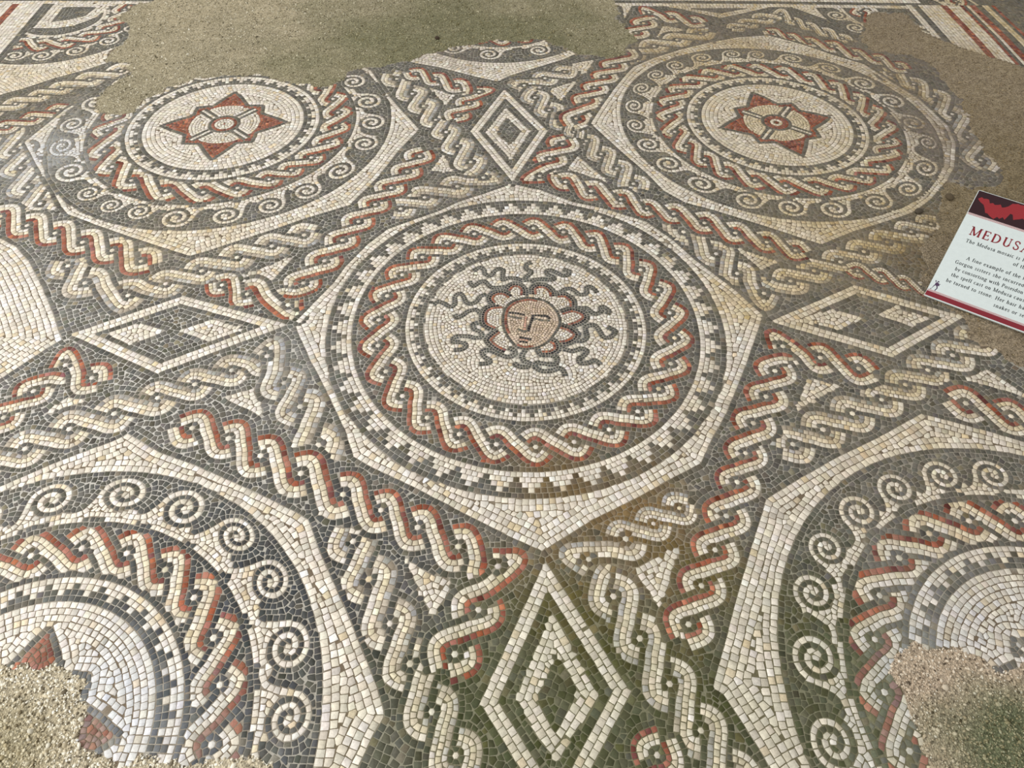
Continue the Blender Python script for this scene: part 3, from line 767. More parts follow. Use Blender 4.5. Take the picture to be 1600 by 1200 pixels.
TOP = 0.0
def cell_geo(a, base=(0, 0)):
    x, y = spl[a]; pp = cells[a]; n = len(pp)
    cx = sum(p[0] for p in pp) / n; cy = sum(p[1] for p in pp) / n
    z = TOP + random.gauss(0, .00025)
    ax, ay = random.gauss(0, .014), random.gauss(0, .014)
    X = x - base[0]; Y = y - base[1]
    vs = []
    for p in pp:
        j1, j2 = random.gauss(0, .00022), random.gauss(0, .00022)
        vs.append((X + p[0] + j1, Y + p[1] + j2, -.006))
    for e, p in enumerate(pp):
        vs.append((vs[e][0], vs[e][1], z - .0005 + ax * p[0] + ay * p[1]))
    for e, p in enumerate(pp):
        dx, dy = p[0] - cx, p[1] - cy; h = math.hypot(dx, dy); k = max(.6, 1 - .0008 / max(h, 1e-5))
        vs.append((X + cx + dx * k, Y + cy + dy * k, z + ax * p[0] + ay * p[1]))
    return vs, n
def cells_mesh(name, ids, base=(0, 0)):
    verts, loops, starts, totals, cols = [], [], [], [], []
    off = 0; lp = 0
    for a in ids:
        vs, n = cell_geo(a, base)
        verts += vs
        c = COL[a]
        cols += [(c[0], c[1], c[2], 1.0)] * (3 * n)
        for r in (0, 1):
            for e in range(n):
                f = (e + 1) % n
                loops += [off + r * n + e, off + r * n + f, off + (r + 1) * n + f, off + (r + 1) * n + e]
                starts.append(lp); totals.append(4); lp += 4
        loops += [off + 2 * n + e for e in range(n)]
        starts.append(lp); totals.append(n); lp += n
        off += 3 * n
    me = bpy.data.meshes.new(name)
    me.vertices.add(len(verts)); me.vertices.foreach_set('co', np.array(verts, np.float32).ravel())
    me.loops.add(lp); me.loops.foreach_set('vertex_index', np.array(loops, np.int32))
    me.polygons.add(len(starts)); me.polygons.foreach_set('loop_start', np.array(starts, np.int32))
    at_ = me.color_attributes.new('Col', 'FLOAT_COLOR', 'POINT')
    at_.data.foreach_set('color', np.array(cols, np.float32).ravel())
    me.update(calc_edges=True); me.validate()
    me.materials.append(STONE)
    return me
def link(name, me, parent=None):
    o = bpy.data.objects.new(name, me); scene.collection.objects.link(o)
    if parent: o.parent = parent
    return o

# ------------------------------------------------------------------ floor
JS = .015
jn, jm = int((X1 - X0) / JS) + 2, int((Y1 - Y0) / JS) + 2
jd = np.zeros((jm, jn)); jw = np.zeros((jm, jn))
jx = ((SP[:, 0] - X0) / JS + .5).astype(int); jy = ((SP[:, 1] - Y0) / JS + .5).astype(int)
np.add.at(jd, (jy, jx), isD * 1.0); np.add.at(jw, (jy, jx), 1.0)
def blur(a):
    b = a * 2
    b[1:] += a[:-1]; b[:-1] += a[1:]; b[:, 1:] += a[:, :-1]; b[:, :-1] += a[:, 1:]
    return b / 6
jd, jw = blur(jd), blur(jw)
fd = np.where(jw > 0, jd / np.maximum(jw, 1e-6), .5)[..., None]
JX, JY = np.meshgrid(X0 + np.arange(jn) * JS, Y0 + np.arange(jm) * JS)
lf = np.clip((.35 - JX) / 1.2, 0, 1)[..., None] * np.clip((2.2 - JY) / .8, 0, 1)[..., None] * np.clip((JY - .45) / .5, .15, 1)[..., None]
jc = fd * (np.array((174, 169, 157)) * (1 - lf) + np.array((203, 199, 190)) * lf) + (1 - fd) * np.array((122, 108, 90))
for (p, r, k, s_) in DATA['stain']:
    if k in ('ochre', 'earth', 'mauve', 'moss', 'brown'):
        w_ = np.clip(1.3 - np.hypot(JX - p[0] / 1000, JY - p[1] / 1000) / (r / 1000), 0, 1)[..., None] * s_
        jc = jc * (1 - .7 * w_) + np.array({'moss': (108, 108, 78), 'brown': (150, 134, 108)}.get(k, (134, 121, 101))) * .7 * w_
me = bpy.data.meshes.new('floor')
idx = np.arange(jn * jm).reshape(jm, jn)
fq = np.stack([idx[:-1, :-1].ravel(), idx[:-1, 1:].ravel(), idx[1:, 1:].ravel(), idx[1:, :-1].ravel()], 1)
ring_ = np.r_[idx[0, :], idx[1:, -1], idx[-1, -2::-1], idx[-2:0:-1, 0]]
base_v = np.c_[JX.ravel(), JY.ravel(), np.full(jn * jm, -.0008)]
low = base_v[ring_].copy(); low[:, 2] = -.08
o_ = jn * jm; nr = len(ring_)
side = [(int(ring_[e]), o_ + e, o_ + (e + 1) % nr, int(ring_[(e + 1) % nr])) for e in range(nr)]
me.from_pydata(np.vstack([base_v, low]).tolist(), [], fq.tolist() + side + [tuple(range(o_ + nr - 1, o_ - 1, -1))])
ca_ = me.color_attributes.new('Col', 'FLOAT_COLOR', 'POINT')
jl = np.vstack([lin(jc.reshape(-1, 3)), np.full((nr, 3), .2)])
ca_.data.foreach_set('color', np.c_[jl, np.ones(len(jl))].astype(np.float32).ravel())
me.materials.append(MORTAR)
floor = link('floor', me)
floor['kind'] = 'structure'
floor['label'] = 'ancient mosaic floor of small stone tesserae set in lime mortar'

PN = {'gorgon': ('gorgon_medallion', 'round medallion with a snake-haired face in the middle of the floor'),
      'rosTL': ('rosette_medallion', 'round medallion with a red star rosette and scroll border beside the olive mortar patch'),
      'rosTR': ('rosette_medallion', 'round medallion with a red star rosette and scroll border above the information sign'),
      'rosBL': ('rosette_medallion', 'broken round medallion with dark scrolls in the near left corner'),
      'rosBR': ('rosette_medallion', 'broken round medallion with mossy scrolls in the near right corner'),
      'medW': ('octagon_field', 'plain cream field cut by the left edge'),
      'medN': ('border_medallion', 'half medallion with scrolls below the far mortar patch'),
      'medNW': ('border_medallion', 'quarter medallion with scrolls in the far left corner'),
      'medNE': ('border_medallion', 'quarter medallion with a scroll in the far right corner'),
      'lozN': ('lozenge_panel', 'concentric white and dark lozenge between the two far medallions'),
      'lozW': ('lozenge_panel', 'lozenge quartered in white and dark at the left'),
      'lozE': ('lozenge_panel', 'lozenge quartered in white and dark below the sign'),
      'lozS': ('lozenge_panel', 'mossy concentric lozenge at the near edge'),
      'loznwtri': ('border_triangle', None), 'lozntri': ('border_triangle', None),
      'border_left': ('border_strip', None), 'border_top': ('border_strip', None), 'border_right': ('border_strip', None),
      'ground': ('dark_ground', 'grey stone ground and small cream triangles between the bands')}
bylist = {}
for a in range(NS):
    if cells[a]: bylist.setdefault(SPART[a], []).append(a)
# projected size of every tessera
def project(P):
    d = np.c_[P, np.zeros(len(P))] - np.array((0, 0, CAM_H))
    z = d @ np.array(Fv)
    return np.c_[800 + FPX * (d @ np.array(Rv)) / z, 600 - FPX * (d @ np.array(Uv)) / z], z
uv, zc = project(SP)
vis = (uv[:, 0] > 6) & (uv[:, 0] < 1594) & (uv[:, 1] > 6) & (uv[:, 1] < 1192)
def parea(a):
    P = np.array(cells[a]) + SP[a]
    q, _ = project(P)
    return abs(.5 * (q[:, 0] * np.roll(q[:, 1], -1) - q[:, 1] * np.roll(q[:, 0], -1)).sum())
cand = [a for a in range(NS) if cells[a] and vis[a] and uv[a, 1] > 800]
cand.sort(key=lambda a: -parea(a))
BIGGEST = set(cand[:300])
for pk in sorted(bylist):
    ids = bylist[pk]
    if pk.startswith('band_'):
        nm = 'guilloche_band'
        lb = 'twisted rope band with red strands' if BANDS[pk[5:]][1] == 'R' else 'twisted rope band in cream and grey'
    else: nm, lb = PN[pk]
    po = link(nm, cells_mesh(nm, [a for a in ids if a not in BIGGEST]), floor)
    po['kind'] = 'stuff'
    if lb: po['label'] = lb
    for a in ids:
        if a in BIGGEST:
            t_ = link('tessera', cells_mesh('tessera', [a], spl[a]), po)
            t_.location = (spl[a][0], spl[a][1], 0)
print('tesserae', NS, 'cells', sum(len(v) for v in bylist.values()))

# ------------------------------------------------------------------ mortar patches where the mosaic is lost
def gravel_material():
    m, nt, b = mat('mortar_aggregate'); L = nt.links.new
    geo = node(nt, 'ShaderNodeNewGeometry')
    at_ = node(nt, 'ShaderNodeAttribute', attribute_name='Col')
    vo = node(nt, 'ShaderNodeTexVoronoi', i_Scale=230.0)
    L(geo.outputs['Position'], vo.inputs['Vector'])
    sep = node(nt, 'ShaderNodeSeparateColor'); L(vo.outputs['Color'], sep.inputs[0])
    r = node(nt, 'ShaderNodeMapRange'); r.inputs[3].default_value = .55; r.inputs[4].default_value = 1.4
    L(sep.outputs[0], r.inputs[0])
    mx = node(nt, 'ShaderNodeVectorMath', operation='SCALE')
    L(at_.outputs['Color'], mx.inputs[0]); L(r.outputs[0], mx.inputs['Scale']); L(mx.outputs[0], b.inputs['Base Color'])
    b.inputs['Roughness'].default_value = .95; b.inputs['Specular IOR Level'].default_value = .1
    bp = node(nt, 'ShaderNodeBump', i_Strength=.8, i_Distance=.003)
    L(vo.outputs['Distance'], bp.inputs['Height']); L(bp.outputs[0], b.inputs['Normal'])
    return m
GRAV = gravel_material()
def grain_material():
    m, nt, b = mat('gravel_grain'); L = nt.links.new
    at_ = node(nt, 'ShaderNodeAttribute', attribute_name='Col')
    L(at_.outputs['Color'], b.inputs['Base Color'])
    b.inputs['Roughness'].default_value = .85; b.inputs['Specular IOR Level'].default_value = .2
    return m
GRAIN = grain_material()
def smooth_noise(X, Y, f, ph):
    return (np.sin(X * f + ph) * np.cos(Y * f * 1.13 - ph * 1.7) + .6 * np.sin((X * .8 + Y) * f * 2.1 + ph * 3) * np.cos((Y * .7 - X) * f * 1.9 - ph)
            + .35 * np.sin(X * f * 4.3 - ph) * np.sin(Y * f * 4.7 + ph * 2)) / 1.6
# grid step, grain spacing, grain size, ground palette (base, alternative, moss), moss centre/radius, grain palette, name
ico = []
gr = (1 + 5 ** .5) / 2
for a in (-1, 1):
    for b in (-gr, gr): ico += [(0, a, b), (a, b, 0), (b, 0, a)]
ico = np.array(ico) / math.hypot(1, gr)
icof = []
for a in range(12):
    for b in range(a + 1, 12):
        for c in range(b + 1, 12):
            if all(abs(np.linalg.norm(ico[p] - ico[q]) - 1.0515) < .02 for p, q in ((a, b), (b, c), (a, c))):
                icof.append((a, b, c) if np.cross(ico[b] - ico[a], ico[c] - ico[a]) @ ico[a] > 0 else (a, c, b))
icof = np.array(icof)
octv = np.array([(1, 0, 0), (0, 1, 0), (-1, 0, 0), (0, -1, 0), (0, 0, 1), (0, 0, -1)], float)
octf = np.array([(0, 1, 4), (1, 2, 4), (2, 3, 4), (3, 0, 4), (1, 0, 5), (2, 1, 5), (3, 2, 5), (0, 3, 5)])
SPEC = [
    (.020, .0095, .0026, (158, 149, 124), (182, 170, 142), (124, 122, 94), (-.2, 3.1, .7), [((212, 204, 180), .28), ((170, 160, 133), .46), ((112, 105, 84), .18), ((224, 218, 198), .08)], octv, octf, 'olive mortar patch with fine aggregate along the far side'),
    (.020, .0130, .0020, (160, 145, 119), (153, 138, 117), (140, 126, 99), (2.0, 2.2, .5), [((172, 154, 120), .4), ((140, 123, 94), .45), ((100, 88, 66), .15)], octv, octf, 'brown earthy mortar patch around the sign'),
    (.008, .0046, .0021, (190, 180, 156), (176, 164, 138), (142, 133, 106), (-1.04, .18, .14), [((228, 221, 202), .42), ((202, 190, 164), .30), ((112, 102, 84), .18), ((240, 236, 224), .10)], ico, icof, 'pebbly tan mortar patch in the near left corner'),
    (.008, .0046, .0018, (192, 175, 152), (184, 166, 143), (96, 104, 76), (1.06, .25, .15), [((220, 206, 184), .40), ((194, 176, 152), .42), ((104, 92, 78), .11), ((226, 218, 202), .07)], ico, icof, 'tan mortar patch with a green mossy middle in the near right corner')]
for gi, (g, spec) in enumerate(zip(GRAVEL, SPEC)):
    step, gs, gsize, cb, ca, cm, (mx_, my_, mr), pal, tv, tf, lab_ = spec
    lo, hi = g.min(0) - .04, g.max(0) + .04
    lo = np.maximum(lo, (X0 + .02, Y0 + .02)); hi = np.minimum(hi, (X1 - .02, Y1 - .02))
    nx, ny = int((hi[0] - lo[0]) / step), int((hi[1] - lo[1]) / step)
    gx_ = lo[0] + np.arange(nx + 1) * step; gy_ = lo[1] + np.arange(ny + 1) * step
    GX, GY = np.meshgrid(gx_, gy_)
    def ing(X, Y):
        i = np.clip(((Y - Y0) / PX).astype(int), 0, NYp - 1); j = np.clip(((X - X0) / PX).astype(int), 0, NXp - 1)
        return gmask[i, j]
    def ground(X, Y):
        n = smooth_noise(X, Y, 3.1, gi) + .5 * smooth_noise(X, Y, 13, gi + 2)
        k = np.clip(.5 + .5 * n, 0, 1)[..., None]
        C = np.array(cb) * (1 - k) + np.array(ca) * k
        d = np.hypot(X - mx_, (Y - my_) * 1.2) / mr + .35 * smooth_noise(X, Y, 9, gi + 5)
        w_ = np.clip(1.6 - d, 0, 1)[..., None] * .85
        return C * (1 - w_) + np.array(cm) * w_, w_
    Zg = np.maximum(.0004 + .0010 * smooth_noise(GX, GY, 21, gi) + rng.normal(0, .0005, GX.shape), -.0004)
    vin = ing(GX, GY) | ing(GX + step, GY) | ing(GX - step, GY) | ing(GX, GY + step) | ing(GX, GY - step)
    Zg = np.where(ing(GX, GY), Zg, -.0030)
    idx = np.arange(GX.size).reshape(GX.shape)
    fq = vin[:-1, :-1] & vin[1:, :-1] & vin[:-1, 1:] & vin[1:, 1:]
    faces = np.stack([idx[:-1, :-1][fq], idx[:-1, 1:][fq], idx[1:, 1:][fq], idx[1:, :-1][fq]], 1)
    me = bpy.data.meshes.new('mortar_patch')
    me.from_pydata(np.c_[GX.ravel(), GY.ravel(), Zg.ravel()].tolist(), [], faces.tolist())
    ca_ = me.color_attributes.new('Col', 'FLOAT_COLOR', 'POINT')
    col, _ = ground(GX.ravel(), GY.ravel())
    ca_.data.foreach_set('color', np.c_[lin(np.clip(col + rng.normal(0, 5, (len(col), 1)), 5, 250)), np.ones(len(col))].astype(np.float32).ravel())
    me.materials.append(GRAV)
    po = link('mortar_patch', me, floor); po['label'] = lab_
    # loose grains
    n = int((hi[0] - lo[0]) * (hi[1] - lo[1]) / gs ** 2)
    P = np.c_[rng.uniform(lo[0], hi[0], n), rng.uniform(lo[1], hi[1], n)]
    P = P[ing(P[:, 0], P[:, 1])]
    q, _z = project(P); P = P[(q[:, 0] > -240) & (q[:, 0] < 1840) & (q[:, 1] > -50) & (q[:, 1] < 1400)]
    n = len(P)
    sc = gsize * np.exp(rng.normal(0, .38, n))[:, None] * np.c_[rng.uniform(.7, 1.3, n), rng.uniform(.7, 1.3, n), rng.uniform(.45, .85, n)]
    an = rng.uniform(0, 6.283, n); ti = rng.normal(0, .4, (n, 2))
    tvv = tv[None] * sc[:, None, :]
    x = tvv[..., 0] * np.cos(an)[:, None] - tvv[..., 1] * np.sin(an)[:, None]
    y = tvv[..., 0] * np.sin(an)[:, None] + tvv[..., 1] * np.cos(an)[:, None]
    z = tvv[..., 2] + x * ti[:, :1] + y * ti[:, 1:]
    VV = np.stack([x + P[:, :1], y + P[:, 1:], z + .0002 + rng.normal(0, .0005, (n, 1))], -1).reshape(-1, 3)
    FF = (tf[None] + (np.arange(n) * len(tv))[:, None, None]).reshape(-1, 3)
    me = bpy.data.meshes.new('gravel')
    me.vertices.add(len(VV)); me.vertices.foreach_set('co', VV.astype(np.float32).ravel())
    me.loops.add(FF.size); me.loops.foreach_set('vertex_index', FF.astype(np.int32).ravel())
    me.polygons.add(len(FF)); me.polygons.foreach_set('loop_start', (np.arange(len(FF)) * 3).astype(np.int32))
    pk_ = rng.choice(len(pal), n, p=[w_ for _, w_ in pal])
    cc = np.array([c_ for c_, _ in pal], float)[pk_] + rng.normal(0, 9, (n, 1))
    _, mw = ground(P[:, 0], P[:, 1])
    cc = cc * (1 - .75 * mw) + (np.array(cm) + (cc - 150) * .45) * .75 * mw
    ca_ = me.color_attributes.new('Col', 'FLOAT_COLOR', 'POINT')
    ca_.data.foreach_set('color', np.repeat(np.c_[lin(np.clip(cc, 8, 250)), np.ones(n)], len(tv), 0).astype(np.float32).ravel())
    me.update(calc_edges=True); me.materials.append(GRAIN)
    go = link('gravel', me, po); go['kind'] = 'stuff'

# ------------------------------------------------------------------ information sign
def plain(name, rgb, rough=.4, spec=.4):
    m, nt, b = mat(name)
    n1 = node(nt, 'ShaderNodeTexNoise', i_Scale=40.0, i_Detail=2.0)
    cr = node(nt, 'ShaderNodeValToRGB')
    cr.color_ramp.elements[0].color = (*lin(np.array(rgb) * .97), 1); cr.color_ramp.elements[1].color = (*lin(np.clip(np.array(rgb) * 1.02, 0, 255)), 1)
    nt.links.new(n1.outputs[0], cr.inputs[0]); nt.links.new(cr.outputs[0], b.inputs['Base Color'])
    b.inputs['Roughness'].default_value = rough; b.inputs['Specular IOR Level'].default_value = spec
    return m
SG = DATA['sign']
Sa, Su, Sl = (np.array(SG[k]) for k in ('a', 'u', 'l'))
Sn = np.cross(Su, Sl)
SLEN, SWID = SG['len'], .585
sign = bpy.data.objects.new('information_sign', None); scene.collection.objects.link(sign)
sign.empty_display_size = .1
sign.location = (Sa[0], Sa[1], 0)
sign['label'] = 'white information board about the snake-haired mosaic, propped at a slant on the floor'
sign['category'] = 'sign'
def SPt(x, y, z):
    return Sa + Su * x + Sl * y + Sn * z - np.array((Sa[0], Sa[1], 0))
def sign_prism(name, polys, z0, z1, m, parent=sign):
    vs, fs = [], []
    for poly in polys:
        o = len(vs); n = len(poly)
        ar = sum(poly[e][0] * poly[(e + 1) % n][1] - poly[e][1] * poly[(e + 1) % n][0] for e in range(n))
        if ar < 0: poly = poly[::-1]
        vs += [tuple(SPt(x, y, z1)) for x, y in poly]
        fs.append(tuple(range(o, o + n)))
        if z0 is not None:
            vs += [tuple(SPt(x, y, z0)) for x, y in poly]
            fs.append(tuple(range(o + 2 * n - 1, o + n - 1, -1)))
            fs += [(o + e, o + n + e, o + n + (e + 1) % n, o + (e + 1) % n) for e in range(n)]
    me = bpy.data.meshes.new(name); me.from_pydata(vs, [], fs); me.materials.append(m); me.update()
    o = bpy.data.objects.new(name, me); scene.collection.objects.link(o); o.parent = parent
    return o
WHITE = plain('sign_white', (226, 236, 234), .32, .4); EDGE = plain('sign_edge', (196, 190, 186))
MAROON = plain('sign_maroon', (136, 38, 50), .35); TITLE = plain('sign_title', (142, 36, 46)); INK = plain('sign_ink', (52, 58, 58))
HDR = plain('sign_header_dark', (50, 20, 28), .35); HRED = plain('sign_header_red', (158, 44, 50), .35); LATT = plain('sign_lattice', (196, 120, 120)); VIOLET = plain('sign_violet', (84, 62, 92))
STEEL = plain('sign_support', (70, 70, 70), .5)
R_ = lambda x0, y0, x1, y1: [(x0, y0), (x1, y0), (x1, y1), (x0, y1)]
bev = .002
panel = sign_prism('panel', [[(bev, 0), (SWID - bev, 0), (SWID, bev), (SWID, SLEN - bev), (SWID - bev, SLEN), (bev, SLEN), (0, SLEN - bev), (0, bev)]], -.006, 0, WHITE)
e1, e2, e3 = .0002, .0004, .0006
sign_prism('bottom_stripe', [R_(.0005, .0028, SWID - .0005, .0190)], 0, e1, MAROON, panel)
def lattice(y0, y1):
    P = []; h = y1 - y0; x = 0.0
    while x < SWID - h:
        for d in (0, 1):
            a, b = (x, x + h) if d == 0 else (x + h, x)
            P.append([(a, y0), (a + .0011, y0), (b + .0011, y1), (b, y1)])
        x += .0036
    return P
sign_prism('lattice_band', lattice(.0195, .0255), 0, e1, LATT, panel)
sign_prism('lattice_band', lattice(.3095, .3170), 0, e1, LATT, panel)
hdr = sign_prism('header_picture', [R_(.0015, .3170, SWID - .0015, SLEN - .0015)], 0, e1, HDR, panel)
# red evening sky seen between dark tree crowns
def sky(x0, flip, n=26):
    top, bot = [], []
    for i in range(n + 1):
        x = i / n * .19
        yc = .372 - .020 * math.sin(x * 24 + flip) + .006 * math.sin(x * 70 + flip * 2)
        hh = .026 * (max(0.0, math.sin(math.pi * i / n)) ** .5) + .001
        top.append((x0 + x, min(SLEN - .004, yc + hh * (.55 + .6 * random.random()))))
        bot.append((x0 + x, max(.320, yc - hh * (.3 + 1.1 * random.random()))))
    return bot + top[::-1]
sign_prism('sunset_sky', [sky(.010, 0.2), sky(.205, 1.9), sky(.392, 3.1)[:]], e1, e2, HRED, hdr)

# serif letters drawn as strokes
TH, TN = .180, .092
def gl(w, *st): return (w, st)
def _l(x0, y0, x1, y1, w=TH): return ('l', x0, y0, x1, y1, w)
def _a(cx, cy, rx, ry, a0, a1): return ('a', cx, cy, rx, ry, a0, a1)
def _s(x, y, h=.13): return ('l', x - h, y, x + h, y, TN)
FONT = {
 'M': gl(1.06, _l(.14, 0, .14, 1, TN), _l(.14, 1, .52, .02), _l(.52, .02, .90, 1, TN), _l(.90, 0, .90, 1), _s(.14, .02), _s(.90, .02), _s(.10, .98), _s(.94, .98)),
 'E': gl(.72, _l(.17, 0, .17, 1), _l(.06, .97, .62, .97, TN), _l(.06, .03, .66, .03, TN), _l(.17, .52, .50, .52, TN), _l(.62, .80, .62, .98, TN), _l(.65, .03, .66, .22, TN), _l(.50, .42, .50, .62, TN)),
 'D': gl(.88, _l(.17, 0, .17, 1), _l(.05, .97, .40, .97, TN), _l(.05, .03, .40, .03, TN), _a(.36, .5, .40, .47, -90, 90)),
 'U': gl(.86, _l(.18, .32, .18, 1), _l(.68, .32, .68, 1, TN), _a(.43, .32, .25, .30, 180, 360), _s(.18, .98), _s(.68, .98)),
 'S': gl(.62, ('p', ((.50, .74), (.47, .90), (.34, .97), (.18, .95), (.10, .82), (.14, .67), (.28, .55), (.45, .43), (.52, .28), (.47, .10), (.32, .03), (.16, .07), (.09, .26)), .125)),
 'A': gl(.84, _l(.10, 0, .40, 1, TN), _l(.40, 1, .72, 0), _l(.21, .36, .58, .36, TN), _s(.10, .02), _s(.72, .02)),
 'T': gl(.76, _l(.38, 0, .38, 1), _l(.05, .97, .71, .97, TN), _l(.06, .78, .05, .98, TN), _l(.70, .78, .71, .98, TN), _s(.38, .02, .15)),
 'G': gl(.86, _a(.45, .5, .36, .48, 45, 330), _l(.70, .05, .70, .42), _l(.56, .42, .82, .42, TN), _l(.70, .74, .71, .94, TN)),
 'P': gl(.66, _l(.17, 0, .17, 1), _l(.05, .97, .34, .97, TN), _a(.32, .73, .24, .25, -90, 90), _l(.17, .48, .34, .48, TN), _s(.17, .02)),
 'H': gl(.92, _l(.17, 0, .17, 1), _l(.73, 0, .73, 1), _l(.17, .52, .73, .52, TN), _s(.17, .02), _s(.73, .02), _s(.17, .98), _s(.73, .98)),
 'a': gl(.52, _a(.24, .47, .17, .18, 10, 165), _l(.40, .04, .40, .48), _a(.23, .18, .16, .17, 20, 340), _l(.38, .03, .52, .05, TN)),
 'b': gl(.60, _l(.13, .02, .13, 1.02), _a(.29, .33, .22, .32, -130, 130), _l(.03, 1.0, .13, 1.02, TN)),
 'c': gl(.50, _a(.28, .33, .21, .32, 50, 315)),
 'd': gl(.60, _l(.45, .02, .45, 1.02), _a(.28, .33, .22, .32, 50, 310), _l(.35, 1.0, .45, 1.02, TN), _l(.45, .03, .56, .05, TN)),
 'e': gl(.52, _a(.27, .33, .20, .32, 0, 320), _l(.08, .36, .46, .36, TN)),
 'f': gl(.36, _l(.16, 0, .16, .84), _a(.30, .84, .14, .17, 40, 180), _l(.02, .63, .34, .63, TN), _s(.16, .02, .12)),
 'g': gl(.56, _a(.25, .44, .18, .21, 0, 360), _a(.26, -.12, .22, .15, 0, 360), _l(.14, .24, .12, .06, TN), _l(.12, .06, .40, .02, TH * .7), _l(.40, .60, .54, .64, TN)),
 'h': gl(.62, _l(.13, 0, .13, 1.02), _a(.30, .42, .17, .22, 0, 140), _l(.47, 0, .47, .44), _s(.13, .02, .11), _s(.47, .02, .11), _l(.03, 1.0, .13, 1.02, TN)),
 'i': gl(.30, _l(.14, 0, .14, .64), _s(.14, .02, .12), _l(.03, .62, .14, .64, TN), _l(.10, .88, .19, .88, .11)),
 'k': gl(.60, _l(.13, 0, .13, 1.02), _l(.13, .28, .45, .62, TN), _l(.25, .40, .50, 0), _s(.13, .02, .11), _s(.50, .02, .10), _s(.44, .63, .10)),
 'l': gl(.30, _l(.14, 0, .14, 1.02), _s(.14, .02, .12), _l(.03, 1.0, .14, 1.02, TN)),
 'm': gl(.92, _l(.13, 0, .13, .64), _a(.28, .42, .17, .22, 0, 140), _l(.45, 0, .45, .44), _a(.61, .42, .17, .22, 0, 140), _l(.78, 0, .78, .44), _s(.13, .02, .10), _s(.45, .02, .10), _s(.78, .02, .10), _l(.03, .62, .13, .64, TN)),
 'n': gl(.62, _l(.13, 0, .13, .64), _a(.30, .42, .17, .22, 0, 140), _l(.47, 0, .47, .44), _s(.13, .02, .11), _s(.47, .02, .11), _l(.03, .62, .13, .64, TN)),
 'o': gl(.58, _a(.29, .33, .22, .32, 0, 360)),
 'p': gl(.60, _l(.13, -.30, .13, .64), _a(.29, .33, .22, .32, -130, 130), _l(.03, .62, .13, .64, TN), _s(.13, -.28, .11)),
 'r': gl(.42, _l(.13, 0, .13, .64), _a(.30, .44, .16, .20, 40, 150), _s(.13, .02, .11), _l(.03, .62, .13, .64, TN), _l(.36, .54, .42, .58, .10)),
 's': gl(.44, ('p', ((.35, .48), (.32, .60), (.22, .65), (.12, .61), (.09, .51), (.14, .42), (.26, .33), (.34, .23), (.33, .09), (.21, .02), (.11, .05), (.06, .18)), .115)),
 't': gl(.36, _l(.15, .12, .15, .80), _a(.27, .14, .12, .13, 180, 300), _l(.02, .63, .34, .63, TN)),
 'u': gl(.62, _l(.13, .20, .13, .64), _a(.29, .22, .16, .21, 180, 320), _l(.46, .02, .46, .64), _l(.03, .62, .13, .64, TN), _l(.36, .62, .46, .64, TN), _l(.46, .03, .58, .05, TN)),
 'w': gl(.86, _l(.08, .64, .26, 0), _l(.26, 0, .43, .62, TN), _l(.43, .62, .60, 0), _l(.60, 0, .77, .64, TN), _s(.08, .64, .10), _s(.77, .64, .09)),
 'x': gl(.58, _l(.10, .64, .46, 0), _l(.10, 0, .46, .64, TN), _s(.10, .63, .09), _s(.47, .02, .09), _s(.10, .02, .08), _s(.46, .63, .08)),
 'y': gl(.58, _l(.10, .64, .30, .05), _l(.48, .64, .24, -.22, TN), _l(.10, -.26, .24, -.22, .08), _s(.10, .63, .10), _s(.48, .63, .09)),
 '.': gl(.26, _l(.08, .06, .19, .06, .12)), ' ': gl(.34)}
def text_polys(txt, x, y, cap, track=0.0, target=None):
    def lay(tr):
        P = []; px = x
        for ch in txt:
            w, st = FONT[ch]
            for q in st:
                if q[0] == 'l':
                    _, x0, y0, x1, y1, wd = q
                    dx, dy = x1 - x0, y1 - y0; h = math.hypot(dx, dy) or 1
                    ox, oy = -dy / h * wd / 2, dx / h * wd / 2
                    P.append([(px + cap * a, y + cap * b) for a, b in ((x0 + ox, y0 + oy), (x0 - ox, y0 - oy), (x1 - ox, y1 - oy), (x1 + ox, y1 + oy))])
                elif q[0] == 'p':
                    Q = resample(spline(np.array(q[1]), .05), .07); T_ = tang(Q); N_ = np.c_[-T_[:, 1], T_[:, 0]] * q[2] / 2
                    for e in range(len(Q) - 1):
                        P.append([(px + cap * z_[0], y + cap * z_[1]) for z_ in (Q[e] + N_[e], Q[e] - N_[e], Q[e + 1] - N_[e + 1], Q[e + 1] + N_[e + 1])])
                else:
                    _, cx, cy, rx, ry, a0, a1 = q
                    n = max(4, int(abs(a1 - a0) / 24)); pr = None
                    for e in range(n + 1):
                        a = math.radians(a0 + (a1 - a0) * e / n)
                        wd = TN + (TH - TN) * abs(math.cos(a)) ** 1.3
                        i_ = ((cx + (rx - wd / 2) * math.cos(a)), cy + (ry - wd / 2) * math.sin(a)); o_ = ((cx + (rx + wd / 2) * math.cos(a)), cy + (ry + wd / 2) * math.sin(a))
                        if pr: P.append([(px + cap * s_[0], y + cap * s_[1]) for s_ in (pr[0], pr[1], o_, i_)])
                        pr = (i_, o_)
            px += cap * (w + tr)
        return P, px - x
    P, wd = lay(track)
    if target:
        P, wd = lay(track + (target - wd) / (cap * len(txt)))
    return P
ttl = sign_prism('title_lettering', text_polys('MEDUSA', .0330, .2445, .0300, 0, .181), None, e1, TITLE, panel)
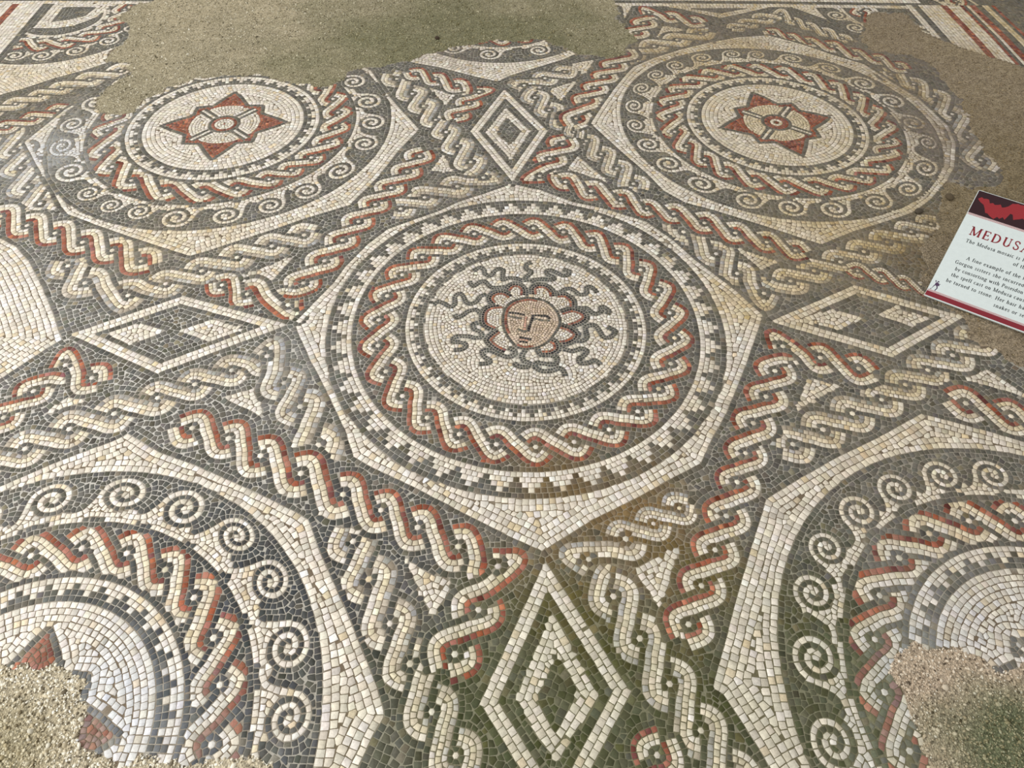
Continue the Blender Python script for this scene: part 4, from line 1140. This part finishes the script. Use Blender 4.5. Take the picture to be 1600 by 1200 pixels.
for txt, x, y, tg in (('The Medusa mosaic is l', .0345, .2165, .172), ('of th', .1835, .1935, None), ('A fine example of the f', .0600, .1600, None),
                      ('Gorgon sisters she incurred', .0355, .1368, .203), ('by consorting with Poseidon', .0445, .1140, None),
                      ('the spell cast on Medusa caus', .0425, .0915, None), ('be turned to stone. Her hair ha', .0370, .0680, None), ('snakes or se', .1865, .0443, None)):
    tg = tg or .00741 * len(txt) * (1.0 if len(txt) > 8 else .95)
    sign_prism('text_line', text_polys(txt, x, y, .0118, 0, tg), None, e1, INK, panel)
# small running soldier emblem
sol = [[(.0135, .0440), (.0220, .0420), (.0245, .0520), (.0170, .0560), (.0130, .0510)], [(.0165, .0560), (.0215, .0565), (.0220, .0600), (.0170, .0605)],
       [(.0150, .0430), (.0085, .0270), (.0060, .0268), (.0062, .0282), (.0095, .0310), (.0125, .0450)], [(.0190, .0430), (.0225, .0360), (.0195, .0262), (.0225, .0262), (.0255, .0365), (.0228, .0440)],
       [(.0220, .0520), (.0275, .0530), (.0276, .0514), (.0225, .0490)], [(.0120, .0540), (.0095, .0600), (.0120, .0610), (.0145, .0545)], [(.0225, .0450), (.0262, .0440), (.0268, .0485), (.0235, .0495)]]
sign_prism('soldier_emblem', sol, None, e1, VIOLET, panel)
for x in (.09, SWID - .09):
    p0, p1 = SPt(x, .02, -.006), SPt(x, SLEN - .05, -.006)
    q1 = np.array((p1[0], p1[1], 0)); q0 = np.array((p0[0], p0[1], 0))
    vs = []
    for s_ in (-.004, .004):
        for p in (p0, q0, q1, p1): vs.append(tuple(p + Su * s_ * np.array((1, 1, 0))))
    me = bpy.data.meshes.new('support_bracket'); me.from_pydata(vs, [], [(0, 1, 2, 3), (7, 6, 5, 4), (0, 4, 5, 1), (1, 5, 6, 2), (2, 6, 7, 3), (3, 7, 4, 0)])
    me.materials.append(STEEL)
    b_ = bpy.data.objects.new('support_bracket', me); scene.collection.objects.link(b_); b_.parent = sign

# ------------------------------------------------------------------ loose stones
def pebble(p, r, rgb, label, seed):
    R = np.random.default_rng(seed)
    import bmesh
    bm = bmesh.new(); bmesh.ops.create_icosphere(bm, subdivisions=3, radius=1.0)
    a = R.normal(0, 1, (5, 3))
    for v in bm.verts:
        c = np.array(v.co); k = 1 + .10 * sum(math.sin(2.2 * float(c @ q) + i) for i, q in enumerate(a)) / 1.6
        v.co = Vector((c[0] * k * r * 1.25, c[1] * k * r, c[2] * k * r * .6 + r * .5))
    me = bpy.data.meshes.new('pebble'); bm.to_mesh(me); bm.free()
    for f in me.polygons: f.use_smooth = True
    me.materials.append(plain('pebble_stone', rgb, .85, .2))
    o = link('pebble', me); o.location = (p[0] / 1000, p[1] / 1000, 0); o.rotation_euler = (0, 0, float(R.uniform(0, 3)))
    o['label'] = label; o['category'] = 'stone'; o['group'] = 'loose stones on the broken floor'
for i, (p, r, rgb, lb) in enumerate(DATA['stones']):
    pebble(p, r, rgb, lb, i)
